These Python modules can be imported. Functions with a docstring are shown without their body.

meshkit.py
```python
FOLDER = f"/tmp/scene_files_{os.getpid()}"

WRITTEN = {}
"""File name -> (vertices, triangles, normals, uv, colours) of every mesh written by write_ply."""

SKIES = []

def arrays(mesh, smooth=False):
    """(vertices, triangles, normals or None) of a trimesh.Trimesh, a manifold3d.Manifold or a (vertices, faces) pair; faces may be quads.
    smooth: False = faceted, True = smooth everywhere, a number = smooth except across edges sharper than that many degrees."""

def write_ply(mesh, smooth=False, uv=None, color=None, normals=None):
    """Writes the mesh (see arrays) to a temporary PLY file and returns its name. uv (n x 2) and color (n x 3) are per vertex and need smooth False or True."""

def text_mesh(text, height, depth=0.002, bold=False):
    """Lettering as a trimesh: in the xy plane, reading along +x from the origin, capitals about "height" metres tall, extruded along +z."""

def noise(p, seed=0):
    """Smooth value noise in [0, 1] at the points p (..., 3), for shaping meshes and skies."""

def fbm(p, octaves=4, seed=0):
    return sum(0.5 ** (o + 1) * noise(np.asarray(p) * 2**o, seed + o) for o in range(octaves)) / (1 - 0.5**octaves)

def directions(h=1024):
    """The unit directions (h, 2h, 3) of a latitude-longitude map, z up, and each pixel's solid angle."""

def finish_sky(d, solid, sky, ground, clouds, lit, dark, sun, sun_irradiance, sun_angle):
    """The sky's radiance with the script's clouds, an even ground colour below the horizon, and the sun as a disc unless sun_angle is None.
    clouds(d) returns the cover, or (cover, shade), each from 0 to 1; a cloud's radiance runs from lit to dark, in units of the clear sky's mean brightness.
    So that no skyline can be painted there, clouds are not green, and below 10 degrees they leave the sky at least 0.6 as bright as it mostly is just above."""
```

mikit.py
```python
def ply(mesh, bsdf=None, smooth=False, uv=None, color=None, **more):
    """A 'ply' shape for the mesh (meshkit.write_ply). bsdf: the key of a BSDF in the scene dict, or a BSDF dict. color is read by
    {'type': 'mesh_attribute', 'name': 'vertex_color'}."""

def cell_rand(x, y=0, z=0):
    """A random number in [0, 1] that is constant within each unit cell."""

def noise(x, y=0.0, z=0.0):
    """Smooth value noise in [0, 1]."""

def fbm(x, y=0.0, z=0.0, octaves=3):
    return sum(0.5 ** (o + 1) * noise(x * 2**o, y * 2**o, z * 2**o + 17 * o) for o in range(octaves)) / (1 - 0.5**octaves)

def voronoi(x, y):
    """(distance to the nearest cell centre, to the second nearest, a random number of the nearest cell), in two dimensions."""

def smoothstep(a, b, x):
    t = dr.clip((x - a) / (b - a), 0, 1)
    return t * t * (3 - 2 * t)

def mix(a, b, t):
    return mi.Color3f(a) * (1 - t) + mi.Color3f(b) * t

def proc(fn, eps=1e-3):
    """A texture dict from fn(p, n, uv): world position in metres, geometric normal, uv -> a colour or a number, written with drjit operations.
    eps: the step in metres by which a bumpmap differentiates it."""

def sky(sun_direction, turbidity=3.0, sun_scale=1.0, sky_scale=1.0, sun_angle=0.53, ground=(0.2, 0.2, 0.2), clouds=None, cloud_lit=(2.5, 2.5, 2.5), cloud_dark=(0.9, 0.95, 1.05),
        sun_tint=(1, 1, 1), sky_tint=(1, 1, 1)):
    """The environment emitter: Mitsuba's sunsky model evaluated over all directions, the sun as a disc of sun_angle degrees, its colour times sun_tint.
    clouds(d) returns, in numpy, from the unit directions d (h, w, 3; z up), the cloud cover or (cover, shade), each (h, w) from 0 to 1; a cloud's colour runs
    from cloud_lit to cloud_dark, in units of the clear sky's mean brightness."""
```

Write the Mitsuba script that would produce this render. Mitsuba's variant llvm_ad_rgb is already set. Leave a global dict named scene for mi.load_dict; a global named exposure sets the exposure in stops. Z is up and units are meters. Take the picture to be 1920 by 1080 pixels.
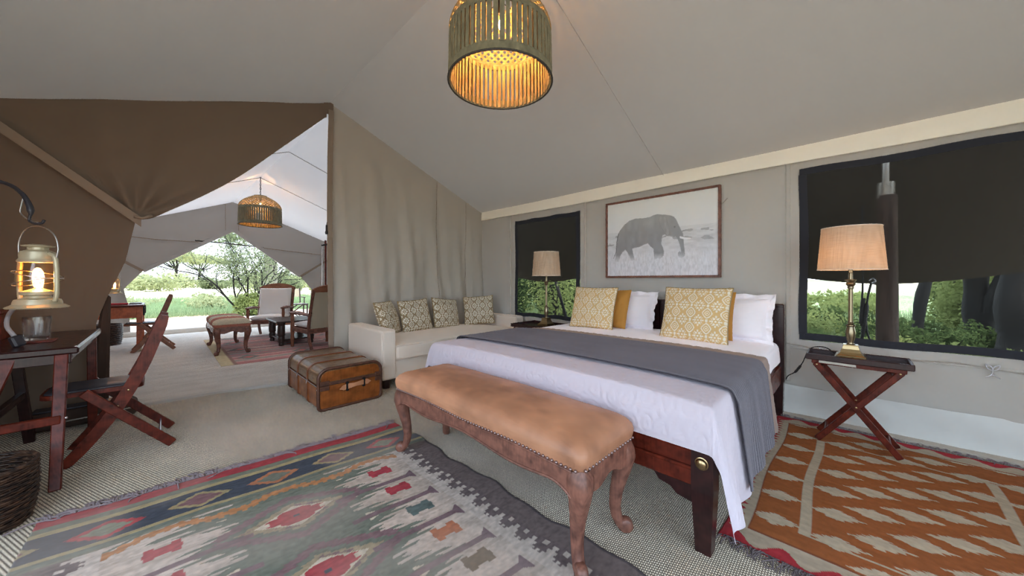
import math
import numpy as np, trimesh, mitsuba as mi, drjit as dr
import mikit, meshkit
from scipy.ndimage import gaussian_filter
from shapely.geometry import Polygon
import shapely

T = mi.ScalarTransform4f
PI = math.pi
scene, labels = {}, {}

# ------------------------------------------------------------------ camera, sky, exposure
F_PX = 644.92                       # focal length in pixels of the 1920-wide frame
FWD = (0.71257, 0.70160, 0.0)
scene['camera'] = {'type': 'perspective', 'fov': 2 * math.degrees(math.atan(960 / F_PX)), 'fov_axis': 'x',
                   'near_clip': 0.02, 'far_clip': 2000.0, 'principal_point_offset_y': 15.0 / 1080,
                   'to_world': T().look_at(origin=[0, 0, 1.15], target=[FWD[0], FWD[1], 1.15], up=[0, 0, 1])}


def haze_cloud(d):
    n = meshkit.fbm(d * np.array([3, 3, 7.0]) + 5.3, 4, 3)
    return np.clip(0.55 + 1.1 * (n - 0.42), 0, 1), np.clip((n - 0.5) * 1.2, 0, 0.5)


scene['sky'] = mikit.sky((-0.10, -0.28, 0.95), turbidity=5.0, sun_scale=0.22, sky_scale=1.0, sun_angle=4.0, sun_tint=(0.88, 0.97, 1.08), sky_tint=(0.89, 1.0, 1.01), ground=(0.30, 0.33, 0.2),
                         clouds=haze_cloud, cloud_lit=(2.13, 2.45, 2.80), cloud_dark=(1.36, 1.56, 1.76))
exposure = 3.85

# ------------------------------------------------------------------ helpers


def lin(*c):
    c = np.array(c, float) / 255
    return tuple(float(x) for x in np.where(c < 0.04045, c / 12.92, ((c + 0.055) / 1.055) ** 2.4))


def num(key):
    if key not in scene and key not in labels:
        return key
    k = 1
    while f'{key}_{k:03d}' in scene or f'{key}_{k:03d}' in labels:
        k += 1
    return f'{key}_{k:03d}'


def add(key, mesh, mat, smooth=False, **kw):
    if isinstance(mesh, list):
        mesh = trimesh.util.concatenate([as_tm(m) for m in mesh])
    if key in scene:
        key = num(key)
    scene[key] = mikit.ply(mesh, mat, smooth, **kw)
    return key


def thing(name, label, cat, group=None):
    key = num(name)
    labels[key] = {'label': label, 'category': cat}
    if group:
        labels[key]['group'] = group
    return key


def struct(key):
    labels.setdefault(key, {})['kind'] = 'structure'
    return key


def part_label(key, label=None, kind=None):
    d = labels.setdefault(key, {})
    if label:
        d['label'] = label
    if kind:
        d['kind'] = kind


def dup(src, name, label, m, group=None, swap=None, skip=()):
    """A copy of a thing and its parts under a new key; m moves it in the world; swap renames materials."""
    k = thing(name, label, labels[src]['category'], group or labels[src].get('group'))
    for key in [x for x in scene if x == src or x.startswith(src + '__')]:
        if any(s in key for s in skip):
            continue
        d = dict(scene[key])
        d['to_world'] = m @ d['to_world'] if 'to_world' in d else m
        if swap and isinstance(d.get('bsdf'), dict) and d['bsdf'].get('id') in swap:
            d['bsdf'] = {'type': 'ref', 'id': swap[d['bsdf']['id']]}
        nk = k + key[len(src):]
        scene[nk] = d
        if key in labels and key != src:
            labels[nk] = dict(labels[key])
    return k


def as_tm(m):
    if isinstance(m, trimesh.Trimesh):
        return m
    v, f, _ = meshkit.arrays(m)
    return trimesh.Trimesh(v, f, process=False)


def hull(pts):
    return trimesh.convex.convex_hull(np.asarray(pts, float))


def cbox(x0, x1, y0, y1, z0, z1, r=0.004):
    """A box with chamfered edges."""
    a, b = np.array([x0, y0, z0], float), np.array([x1, y1, z1], float)
    a, b = np.minimum(a, b), np.maximum(a, b)
    r = min(r, 0.45 * (b - a).min())
    pts = []
    for i in range(8):
        s = [(i >> k) & 1 for k in range(3)]
        c = [b[k] if s[k] else a[k] for k in range(3)]
        for k in range(3):
            q = list(c)
            for j in range(3):
                if j != k:
                    q[j] += -r if s[j] else r
            pts.append(q)
    return hull(pts)


def rbox(x0, x1, y0, y1, z0, z1, r=0.03, n=3):
    """A box with rounded edges (hull of spheres)."""
    s = trimesh.creation.icosphere(subdivisions=n, radius=r).vertices
    pts = [s + np.array([x, y, z]) for x in (x0 + r, x1 - r) for y in (y0 + r, y1 - r) for z in (z0 + r, z1 - r)]
    return hull(np.vstack(pts))


def bar(p0, p1, w, h, up=(0, 0, 1), r=0.003, w1=None, h1=None):
    """A chamfered bar from p0 to p1; w across, h along up; w1, h1 at the far end."""
    p0, p1 = np.array(p0, float), np.array(p1, float)
    d = (p1 - p0) / np.linalg.norm(p1 - p0)
    u = np.array(up, float)
    if np.linalg.norm(np.cross(u, d)) < 1e-3 * np.linalg.norm(u):
        u = np.array([0, 1.0, 0]) if abs(d[1]) < 0.9 else np.array([1.0, 0, 0])
    u = u - d * u.dot(d)
    u /= np.linalg.norm(u)
    s = np.cross(d, u)
    w1, h1 = w1 or w, h1 or h
    pts = []
    for p, e, ww, hh in ((p0, 1, w, h), (p1, -1, w1, h1)):
        rr = min(r, 0.4 * min(ww, hh))
        for a in (-1, 1):
            for b in (-1, 1):
                pts += [p + s * a * (ww / 2 - rr) + u * b * (hh / 2 - rr), p + d * e * rr + s * a * ww / 2 + u * b * (hh / 2 - rr), p + d * e * rr + s * a * (ww / 2 - rr) + u * b * hh / 2]
    return hull(pts)


def grid(P, closed_u=False, closed_v=False):
    P = np.asarray(P, float)
    n, m = P.shape[:2]
    idx = np.arange(n * m).reshape(n, m)
    if closed_u:
        idx = np.vstack([idx, idx[:1]])
    if closed_v:
        idx = np.hstack([idx, idx[:, :1]])
    a, b, c, d = idx[:-1, :-1], idx[1:, :-1], idx[1:, 1:], idx[:-1, 1:]
    q = np.stack([a, b, c, d], -1).reshape(-1, 4)
    f = np.vstack([q[:, [0, 1, 2]], q[:, [0, 2, 3]]])
    return trimesh.Trimesh(P.reshape(-1, 3), f, process=False)


def loft(secs, caps=True):
    """Rings (k, n, 3) joined into a closed skin."""
    S = np.asarray(secs, float)
    m = grid(S, closed_v=True)
    if not caps:
        return m
    v, f = list(m.vertices), list(m.faces)
    n = S.shape[1]
    for k, flip in ((0, True), (len(S) - 1, False)):
        c = len(v)
        v.append(S[k].mean(0))
        for i in range(n):
            a, b = k * n + i, k * n + (i + 1) % n
            f.append([c, a, b] if flip else [c, b, a])
    m = trimesh.Trimesh(np.array(v), np.array(f), process=False)
    if m.volume < 0:
        m.invert()
    return m


def tube(pts, r, n=8, caps=True, closed=False):
    p = np.asarray(pts, float)
    t = np.gradient(p, axis=0)
    if closed:
        t = np.roll(p, -1, 0) - np.roll(p, 1, 0)
    t /= np.linalg.norm(t, axis=1, keepdims=True) + 1e-12
    a = np.cross(t[0], [0, 0, 1.0] if abs(t[0][2]) < 0.9 else [1.0, 0, 0])
    A = []
    for k in range(len(p)):
        a = a - t[k] * a.dot(t[k])
        a /= np.linalg.norm(a) + 1e-12
        A.append(a)
    A = np.array(A)
    B = np.cross(t, A)
    g = np.arange(n) * 2 * PI / n
    r = np.broadcast_to(np.asarray(r, float), (len(p),))
    S = p[:, None] + r[:, None, None] * (np.cos(g)[None, :, None] * A[:, None] + np.sin(g)[None, :, None] * B[:, None])
    if closed:
        m = grid(S, closed_u=True, closed_v=True)
        if m.volume < 0:
            m.invert()
        return m
    return loft(S, caps)


def lathe(prof, c=(0, 0, 0), n=32):
    p = np.array(prof, float)
    g = np.arange(n) * 2 * PI / n
    S = np.stack([p[:, 0, None] * np.cos(g), p[:, 0, None] * np.sin(g), np.broadcast_to(p[:, 1, None], (len(p), n))], -1) + np.array(c)
    return loft(S, caps=True)


def spline(pts, n):
    """Catmull-Rom through points, n samples."""
    p = np.asarray(pts, float)
    p = np.vstack([2 * p[0] - p[1], p, 2 * p[-1] - p[-2]])
    s = np.linspace(0, len(p) - 3 - 1e-9, n)
    i = s.astype(int)
    t = (s - i)[:, None]
    a, b, c, d = p[i], p[i + 1], p[i + 2], p[i + 3]
    return 0.5 * (2 * b + (c - a) * t + (2 * a - 5 * b + 4 * c - d) * t**2 + (3 * b - a - 3 * c + d) * t**3)


def sphere(c, r, n=2):
    m = trimesh.creation.icosphere(subdivisions=n)
    m.vertices = m.vertices * np.asarray(r, float) + np.array(c)
    return m


def nz(x, y, z=0.0, s=1.0, seed=0, o=3):
    """fbm noise, about -0.5 to 0.5"""
    x, y, z = np.broadcast_arrays(np.asarray(x, float), y, z)
    return meshkit.fbm(np.stack([x * s + 31.7, y * s + 17.3, z * s + 5.1], -1), o, seed) - 0.5


def prism(poly, axis, a, b, r=0.0):
    """2-D outline extruded along an axis from a to b ('x': outline in yz, 'y': in xz, 'z': in xy)."""
    m = trimesh.creation.extrude_polygon(Polygon(poly).buffer(0), abs(b - a), engine='earcut')
    v = m.vertices.copy()
    lo = min(a, b)
    if axis == 'z':
        m.vertices = v + [0, 0, lo]
    elif axis == 'y':
        m.vertices = np.stack([v[:, 0], v[:, 2] + lo, v[:, 1]], -1)
    else:
        m.vertices = np.stack([v[:, 2] + lo, v[:, 0], v[:, 1]], -1)
    if m.volume < 0:
        m.invert()
    return m


def frame(M, mesh):
    """The mesh moved by a 4x4."""
    m = as_tm(mesh).copy()
    m.apply_transform(np.array(M, float))
    return m


def rotz(deg, c=(0, 0, 0)):
    return T().translate(list(c)).rotate([0, 0, 1], deg)


# ------------------------------------------------------------------ materials


def pri(col, rough=0.8, **k):
    c = {'type': 'rgb', 'value': list(col)} if not isinstance(col, dict) else col
    return {'type': 'principled', 'base_color': c, 'roughness': rough, **k}


def two(b):
    return {'type': 'twosided', 'b': b}


def bump(b, fn, scale, eps=1e-3):
    return {'type': 'bumpmap', 'tex': mikit.proc(fn, eps), 'scale': scale, 'b': b}


def mat(key, b):
    scene[key] = b
    return key


def wood_fn(dark, light, s=1.0):
    dark, light = list(dark), list(light)

    def fn(p, n, uv):
        g = mikit.fbm(p.x * 26 * s, p.y * 26 * s, p.z * 26 * s, 3)
        h = mikit.noise((p.x + p.y) * 170 * s, (p.y - p.x) * 60 * s, p.z * 12 * s)
        return mikit.mix(dark, light, dr.clip(g * 1.15 - 0.25 + 0.35 * h, 0, 1))
    return fn


mat('mahogany', pri(mikit.proc(wood_fn(lin(46, 15, 11), lin(112, 42, 26))), 0.32, specular=0.3))
mat('mahogany_dark', pri(mikit.proc(wood_fn(lin(24, 11, 13), lin(54, 24, 23))), 0.28, specular=0.5))
mat('walnut', pri(mikit.proc(wood_fn(lin(72, 44, 38), lin(142, 94, 78))), 0.42))
mat('oak', pri(mikit.proc(wood_fn(lin(104, 62, 44), lin(156, 102, 74))), 0.45))
mat('dark_oak', pri(mikit.proc(wood_fn(lin(38, 30, 28), lin(70, 54, 48))), 0.38))
mat('orange_wood', pri(mikit.proc(wood_fn(lin(150, 66, 34), lin(206, 112, 66))), 0.35))  # orange light falling on the lounge desk is put into this colour
mat('trunk_panel', pri(mikit.proc(wood_fn(lin(92, 46, 18), lin(150, 84, 36), 0.7)), 0.24, specular=0.5))
mat('trunk_lid', pri(mikit.proc(wood_fn(lin(80, 58, 40), lin(122, 92, 62), 0.7)), 0.22, specular=0.5))
mat('trunk_edge', pri(mikit.proc(wood_fn(lin(56, 36, 30), lin(96, 58, 40), 2)), 0.4))
mat('trunk_rib', pri(mikit.proc(wood_fn(lin(84, 44, 22), lin(130, 72, 38))), 0.26, specular=0.5))
mat('black_iron', pri(lin(34, 32, 34), 0.4, metallic=0.6))
mat('black_leather', pri(lin(48, 46, 52), 0.38))
mat('steel', {'type': 'roughconductor', 'material': 'Cr', 'alpha': 0.18})
mat('brass', pri(lin(172, 150, 112), 0.26, metallic=1.0))
mat('aged_brass', pri(lin(146, 132, 108), 0.3, metallic=1.0))
mat('nail', pri(lin(150, 130, 128), 0.3, metallic=0.9))
mat('pewter', pri(lin(176, 168, 158), 0.4, metallic=0.7))
mat('lantern_paint', pri(lin(190, 178, 150), 0.38, metallic=0.35))
mat('wire_metal', pri(lin(205, 205, 210), 0.25, metallic=1.0))
mat('black_cable', pri(lin(22, 22, 24), 0.5))
mat('grey_cable', pri(lin(160, 155, 160), 0.5))
mat('black_web', two(pri(lin(40, 42, 50), 0.85)))
mat('tan_leather', pri(lin(176, 122, 88), 0.4))


def canvas_bump(p, n, uv):
    return mikit.noise((p.x + p.y) * 300, p.z * 300, (p.x - p.y) * 300) * 0.4 + mikit.fbm((p.x + p.y) * 4, p.z * 4, (p.x - p.y) * 4, 3) * 6


def cloth(col, rough=0.9, b=None, scale=0.0004, **k):
    m = pri(col, rough, **k)
    return two(bump(m, b, scale) if b else m)


mat('canvas_brown', cloth(lin(180, 172, 161), 0.95))
mat('canvas_flap', cloth(lin(118, 102, 88), 0.95))
mat('canvas_grey', cloth(lin(176, 171, 166), 0.95))
mat('canvas_wall', cloth(lin(188, 183, 176), 0.95))
mat('canvas_strap', cloth(lin(144, 127, 112), 0.95))
mat('canvas_dark', cloth(lin(70, 54, 46), 0.95))
mat('valance', cloth(lin(250, 243, 228), 0.9))
mat('skirt_plastic', cloth(lin(208, 208, 204), 0.45))
mat('fly_dark', two(pri(lin(60, 54, 46), 0.95)))
mat('roof_canvas', {'type': 'principledthin', 'base_color': {'type': 'rgb', 'value': list(lin(188, 185, 181))}, 'roughness': 0.9, 'diff_trans': 0.05, 'spec_trans': 0.0})
mat('lounge_roof_canvas', {'type': 'principledthin', 'base_color': {'type': 'rgb', 'value': list(lin(236, 234, 236))}, 'roughness': 0.9, 'diff_trans': 0.15, 'spec_trans': 0.0})
mat('roof_seam', cloth(lin(176, 172, 168), 0.95))
mat('screen', {'type': 'mask', 'opacity': 0.32, 'b': two(pri(lin(26, 27, 28), 0.9))})


def sisal(p, n, uv):
    a, b = p.x * 0.93 + p.y * 0.37, p.y * 0.93 - p.x * 0.37
    i = a / 0.0125
    j = b / 0.0095 + 0.5 * dr.floor(i)
    fx, fy = i - dr.floor(i) - 0.5, j - dr.floor(j) - 0.5
    v = mikit.smoothstep(0.56, 0.18, dr.sqrt(fx * fx + fy * fy * 1.1))
    big = mikit.fbm(p.x * 2.2, p.y * 2.2, 0.0, 3)
    sm = mikit.noise(p.x * 160, p.y * 160, 1.0)
    c = mikit.mix(lin(92, 84, 73), lin(234, 222, 203), v)
    return c * (0.72 + 0.4 * big + 0.2 * sm)


def sisal_h(p, n, uv):
    a, b = p.x * 0.93 + p.y * 0.37, p.y * 0.93 - p.x * 0.37
    i = a / 0.0125
    j = b / 0.0095 + 0.5 * dr.floor(i)
    fx, fy = i - dr.floor(i) - 0.5, j - dr.floor(j) - 0.5
    return mikit.smoothstep(0.6, 0.1, dr.sqrt(fx * fx + fy * fy))


mat('sisal', two(bump(pri(mikit.proc(sisal), 0.95), sisal_h, 0.0022)))


def pale_rib(p, n, uv):
    r = 0.5 + 0.5 * dr.sin(p.y * 2 * PI / 0.05 + 2 * mikit.noise(p.x * 3, p.y * 3))
    return mikit.mix(lin(164, 158, 150), lin(202, 196, 190), r * 0.6 + 0.6 * mikit.fbm(p.x * 5, p.y * 14, 0.0, 3) - 0.1)


mat('pale_matting', two(pri(mikit.proc(pale_rib), 0.95)))  # stronger light on the lounge floor put into a paler colour


def weave_h(p, n, uv):
    return mikit.noise(p.x * 160, p.y * 420, p.z * 200) * 0.6 + 0.4 * mikit.noise(p.x * 60, p.y * 900, 3.0)


def vcol(rough=0.9, b=None, scale=0.001, **k):
    m = pri({'type': 'mesh_attribute', 'name': 'vertex_color'}, rough, **k)
    return two(bump(m, b, scale) if b else m)


mat('woven_rug', vcol(0.95, weave_h, 0.0028))
mat('printed_cloth', vcol(0.85))
mat('ribbed_cloth', vcol(0.95, sheen=0.4))
mat('print_paper', vcol(0.45))
mat('fringe_wool', two(pri(lin(128, 116, 120), 0.95)))
mat('fringe_dark', two(pri(lin(92, 82, 84), 0.95)))


def linen_h(p, n, uv):
    return mikit.noise(p.x * 500, p.y * 500, p.z * 500)


mat('sofa_linen', cloth(lin(226, 212, 198), 0.95, linen_h, 0.0006, sheen=0.3))
mat('white_linen', cloth(lin(240, 236, 242), 0.9))
mat('quilt_lilac', cloth(lin(190, 181, 191), 0.9))
mat('quilt_brown', cloth(lin(150, 132, 124), 0.9))
mat('corduroy', cloth(lin(104, 100, 106), 0.95, sheen=0.4))
mat('mustard_velvet', cloth(lin(178, 124, 52), 0.8, sheen=1.0))
mat('cream_fleece', cloth(lin(222, 222, 222), 0.95))
mat('chair_back_canvas', cloth(lin(178, 168, 148), 0.95))
mat('piping', two(pri(lin(150, 128, 92), 0.9)))


def hide(p, n, uv):
    a = mikit.fbm(p.x * 3.2, p.y * 3.2, p.z * 3, 4)
    b = mikit.fbm(p.x * 14 + 4, p.y * 9, p.z * 9, 3)
    return mikit.mix(lin(120, 80, 60), lin(190, 136, 104), dr.clip((a - 0.36) * 2.0 + 0.35 + (b - 0.5) * 0.5, 0, 1))


mat('bench_leather', pri(mikit.proc(hide), 0.45, specular=0.45))


def kilim_seat(p, n, uv):
    s = dr.floor(p.y / 0.09)
    c = mikit.cell_rand(s, 3)
    base = mikit.mix(lin(196, 182, 158), lin(150, 96, 82), mikit.smoothstep(0.55, 0.6, c))
    base = dr.select(c < 0.25, mi.Color3f(lin(140, 136, 128)), base)
    return dr.select(p.z < 0.47, mikit.mix(lin(176, 104, 88), lin(150, 110, 90), c), base) * (0.85 + 0.3 * mikit.noise(p.x * 90, p.y * 90, p.z * 90))


mat('kilim_upholstery', pri(mikit.proc(kilim_seat), 0.95))
mat('lamp_linen', {'type': 'principledthin', 'base_color': mikit.proc(lambda p, n, uv: mikit.mix(lin(196, 172, 146), lin(228, 208, 186), mikit.noise(p.x * 130 + p.y * 130, p.z * 9, p.x * 40) * 0.6 + mikit.noise(p.x * 20, p.z * 400, p.y * 20) * 0.4)), 'roughness': 0.9, 'diff_trans': 0.75, 'spec_trans': 0.0})


def cane(p, n, uv):
    return mikit.mix(lin(110, 92, 60), lin(196, 168, 122), mikit.fbm(p.x * 60, p.y * 60, p.z * 14, 3) * 1.3 - 0.1)


mat('cane', two(pri(mikit.proc(cane), 0.7)))
mat('weathered_cane', two(pri(mikit.proc(lambda p, n, uv: mikit.mix(lin(92, 89, 70), lin(140, 134, 108), mikit.fbm(p.x * 50, p.y * 50, p.z * 20, 3))), 0.75)))
mat('dark_rim', pri(lin(58, 54, 48), 0.6))
mat('wicker', pri(mikit.proc(lambda p, n, uv: mikit.mix(lin(30, 20, 17), lin(88, 62, 46), dr.clip(mikit.noise(p.x * 45, p.y * 45, p.z * 90) * 1.4 - 0.4, 0, 1))), 0.5))
mat('clear_glass', {'type': 'dielectric', 'int_ior': 1.5})
mat('globe_glass', {'type': 'thindielectric', 'int_ior': 1.5, 'specular_transmittance': {'type': 'rgb', 'value': [1.0, 0.86, 0.62]}})  # amber tint carries the flame glow, the glass itself is clear
mat('red_cover', pri(lin(200, 50, 60), 0.5))


# outdoors
def leafm(col, tr=0.9):
    return {'type': 'principledthin', 'base_color': {'type': 'rgb', 'value': list(col)}, 'roughness': 0.6, 'diff_trans': tr, 'spec_trans': 0.0}


mat('leaf_green', leafm(lin(86, 102, 62)))
mat('leaf_light', leafm(lin(140, 150, 94)))
mat('leaf_dark', leafm(lin(44, 58, 40)))
mat('leaf_grey', leafm(lin(124, 132, 100)))
mat('grass_blade', leafm(lin(146, 164, 124)))
mat('leaf_pale', leafm(lin(168, 172, 132)))  # distance haze put into the leaf colour of the doorway plants
mat('bark', pri(mikit.proc(lambda p, n, uv: mikit.mix(lin(12, 11, 10), lin(34, 30, 26), mikit.fbm(p.x * 12, p.y * 12, p.z * 5, 4))), 0.9))
mat('pale_bark', pri(lin(140, 132, 118), 0.9))
mat('pole_wood', pri(mikit.proc(lambda p, n, uv: mikit.mix(lin(54, 43, 38), lin(96, 80, 72), mikit.fbm(p.x * 40, p.y * 40, p.z * 3, 3))), 0.8))


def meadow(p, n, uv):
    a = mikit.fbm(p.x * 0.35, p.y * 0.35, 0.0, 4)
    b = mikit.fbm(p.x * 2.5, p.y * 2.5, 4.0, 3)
    far = mikit.smoothstep(19, 34, p.y + 0.5 * p.x)  # drier straw far out, paled further to carry the distance haze
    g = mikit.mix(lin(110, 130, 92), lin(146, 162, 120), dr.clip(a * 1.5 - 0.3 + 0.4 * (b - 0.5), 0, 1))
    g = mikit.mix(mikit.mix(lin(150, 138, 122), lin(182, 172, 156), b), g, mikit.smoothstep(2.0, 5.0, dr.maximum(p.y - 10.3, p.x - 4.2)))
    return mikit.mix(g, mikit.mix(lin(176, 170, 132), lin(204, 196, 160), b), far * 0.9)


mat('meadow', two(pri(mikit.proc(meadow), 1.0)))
mat('red_earth', two(pri(lin(176, 146, 128), 1.0)))
mat('porch_canvas', two(pri(lin(226, 220, 212), 0.9)))

# ------------------------------------------------------------------ the tent
RX, RZ = 1.41, 3.27                 # bedroom ridge
XR, XL = 3.80, -1.00                # side walls
YP, YB, YE = 4.45, -1.90, 10.30     # partition, rear wall, lounge end wall
LX, LZ, LR = 1.156, 2.972, 3.42     # lounge ridge, lounge right wall


def roof_z(x):
    x = np.asarray(x, float)
    return np.where(x > RX, RZ - 0.418 * (x - RX), RZ - 0.350 * (RX - x))


def lroof_z(x, y=None):
    """Lounge roof: the ridge rises and shifts a little towards the partition."""
    x = np.asarray(x, float)
    q = 0.0 if y is None else (YE - np.asarray(y, float)) / (YE - YP)
    rx, rz = LX + 0.25 * q, LZ + 0.185 * q
    return np.where(x > rx, rz - 0.391 * (x - rx), rz - 0.402 * (rx - x))


def slope(x0, x1, y0, y1, fz, n=24, sag=0.0):
    u, v = np.meshgrid(np.linspace(0, 1, n), np.linspace(0, 1, n), indexing='ij')
    x, y = x0 + (x1 - x0) * u, y0 + (y1 - y0) * v
    z = fz(x) - sag * np.sin(PI * u) * np.abs(np.sin(PI * (v * 3)))
    return grid(np.stack([x, y, z], -1))


def rect_xy(x0, x1, y0, y1, z, n=(12, 12), amp=0.0):
    x, y = np.meshgrid(np.linspace(x0, x1, n[0]), np.linspace(y0, y1, n[1]), indexing='ij')
    return grid(np.stack([x, y, z + amp * nz(x, y, 0, 1.5)], -1))


add(struct('floor'), rect_xy(XL - 0.05, XR + 0.05, YB - 0.05, 4.56, 0.0), 'sisal')
add(struct('floor_lounge'), rect_xy(XL - 0.05, LR + 0.05, 4.56, YE + 0.05, 0.0), 'pale_matting')
struct('ceiling')
add('ceiling__roof_panel', slope(RX, XR + 0.06, YB, YP + 0.06, roof_z, sag=0.012), 'roof_canvas', True)
add('ceiling__roof_panel', slope(XL - 0.06, RX, YB, YP + 0.06, roof_z, sag=0.012), 'roof_canvas', True)
for yy in (1.43,):
    add('ceiling__seam', tube([(x, yy, float(roof_z(x)) - 0.0130) for x in np.linspace(RX, XR, 12)], 0.0014, 5), 'roof_seam', True)
struct('ceiling_lounge')
for sx in (LR + 0.05, XL - 0.05):
    u, v = np.meshgrid(np.linspace(0, 1, 24), np.linspace(0, 1, 40), indexing='ij')
    y = YP + 0.04 + (YE + 0.01 - YP) * v
    rx = LX + 0.25 * (YE - y) / (YE - YP)
    x = rx + (sx - rx) * u
    add('ceiling_lounge__roof_panel', grid(np.stack([x, y, lroof_z(x, y) - 0.02 * np.sin(PI * u) * np.abs(np.sin(PI * 3 * v))], -1)), 'lounge_roof_canvas', True)
for yy in (6.05, 7.75):
    rx = LX + 0.25 * (YE - yy) / (YE - YP)
    for sx in (XL, LR):
        add('ceiling_lounge__seam', tube([(x, yy, float(lroof_z(x, yy)) - 0.02) for x in np.linspace(rx, sx, 12)], 0.006, 5), 'roof_seam', True)


def flap(x0, x1, top, bot, y, nx=80, nzv=40, ripple=None, t=0.012):
    """Canvas hanging between two curves z = top(x), bot(x), with folds."""
    s, q = np.meshgrid(np.linspace(0, 1, nx), np.linspace(0, 1, nzv), indexing='ij')
    x = x0 + (x1 - x0) * s
    z = bot(x) * (1 - q) + top(x) * q
    yy = y + (ripple(x, z, q) if ripple else 0 * x)
    return grid(np.stack([x, yy, z], -1))


def side_flap(x0, edge_z, edge_x, zl, y, nx=40, nzv=40, ripple=None):
    """Canvas from a straight left border up to a curved right edge; zl: height of the left border."""
    s, q = np.meshgrid(np.linspace(0, 1, nx), np.linspace(0, 1, nzv), indexing='ij')
    ze = edge_z[0] + (edge_z[-1] - edge_z[0]) * q
    xe = np.interp(ze, edge_z, edge_x)
    x = x0 + (xe - x0) * s
    z = q * zl * (1 - s) + ze * s
    return grid(np.stack([x, y + (ripple(x, z, s) if ripple else 0 * x), z], -1))


TIE = (-0.163, 1.686)
free = spline([(-0.163, 1.686), (-0.067, 1.70), (0.24, 1.93), (0.555, 2.214), (0.95, 2.64), (1.357, 3.084)], 80)


def part_bot(x):
    return np.where(x < TIE[0], 2.43 + (x - XL) * (TIE[1] - 2.43) / (TIE[0] - XL), np.interp(x, free[:, 0], free[:, 1]))


def fold_tie(x, z, q):
    dx, dz = x - TIE[0], z - TIE[1]
    r, a = np.hypot(dx, dz), np.arctan2(dz, dx)
    return 0.045 * np.sin(a * 9 + 1.5 * r) * np.exp(-r * 1.3) * np.clip(r * 6, 0, 1) + 0.11 * nz(x, z, 0, 1.8, 5) * np.clip(q * 3, 0, 1) - 0.04 * np.exp(-r * r * 3)


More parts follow.
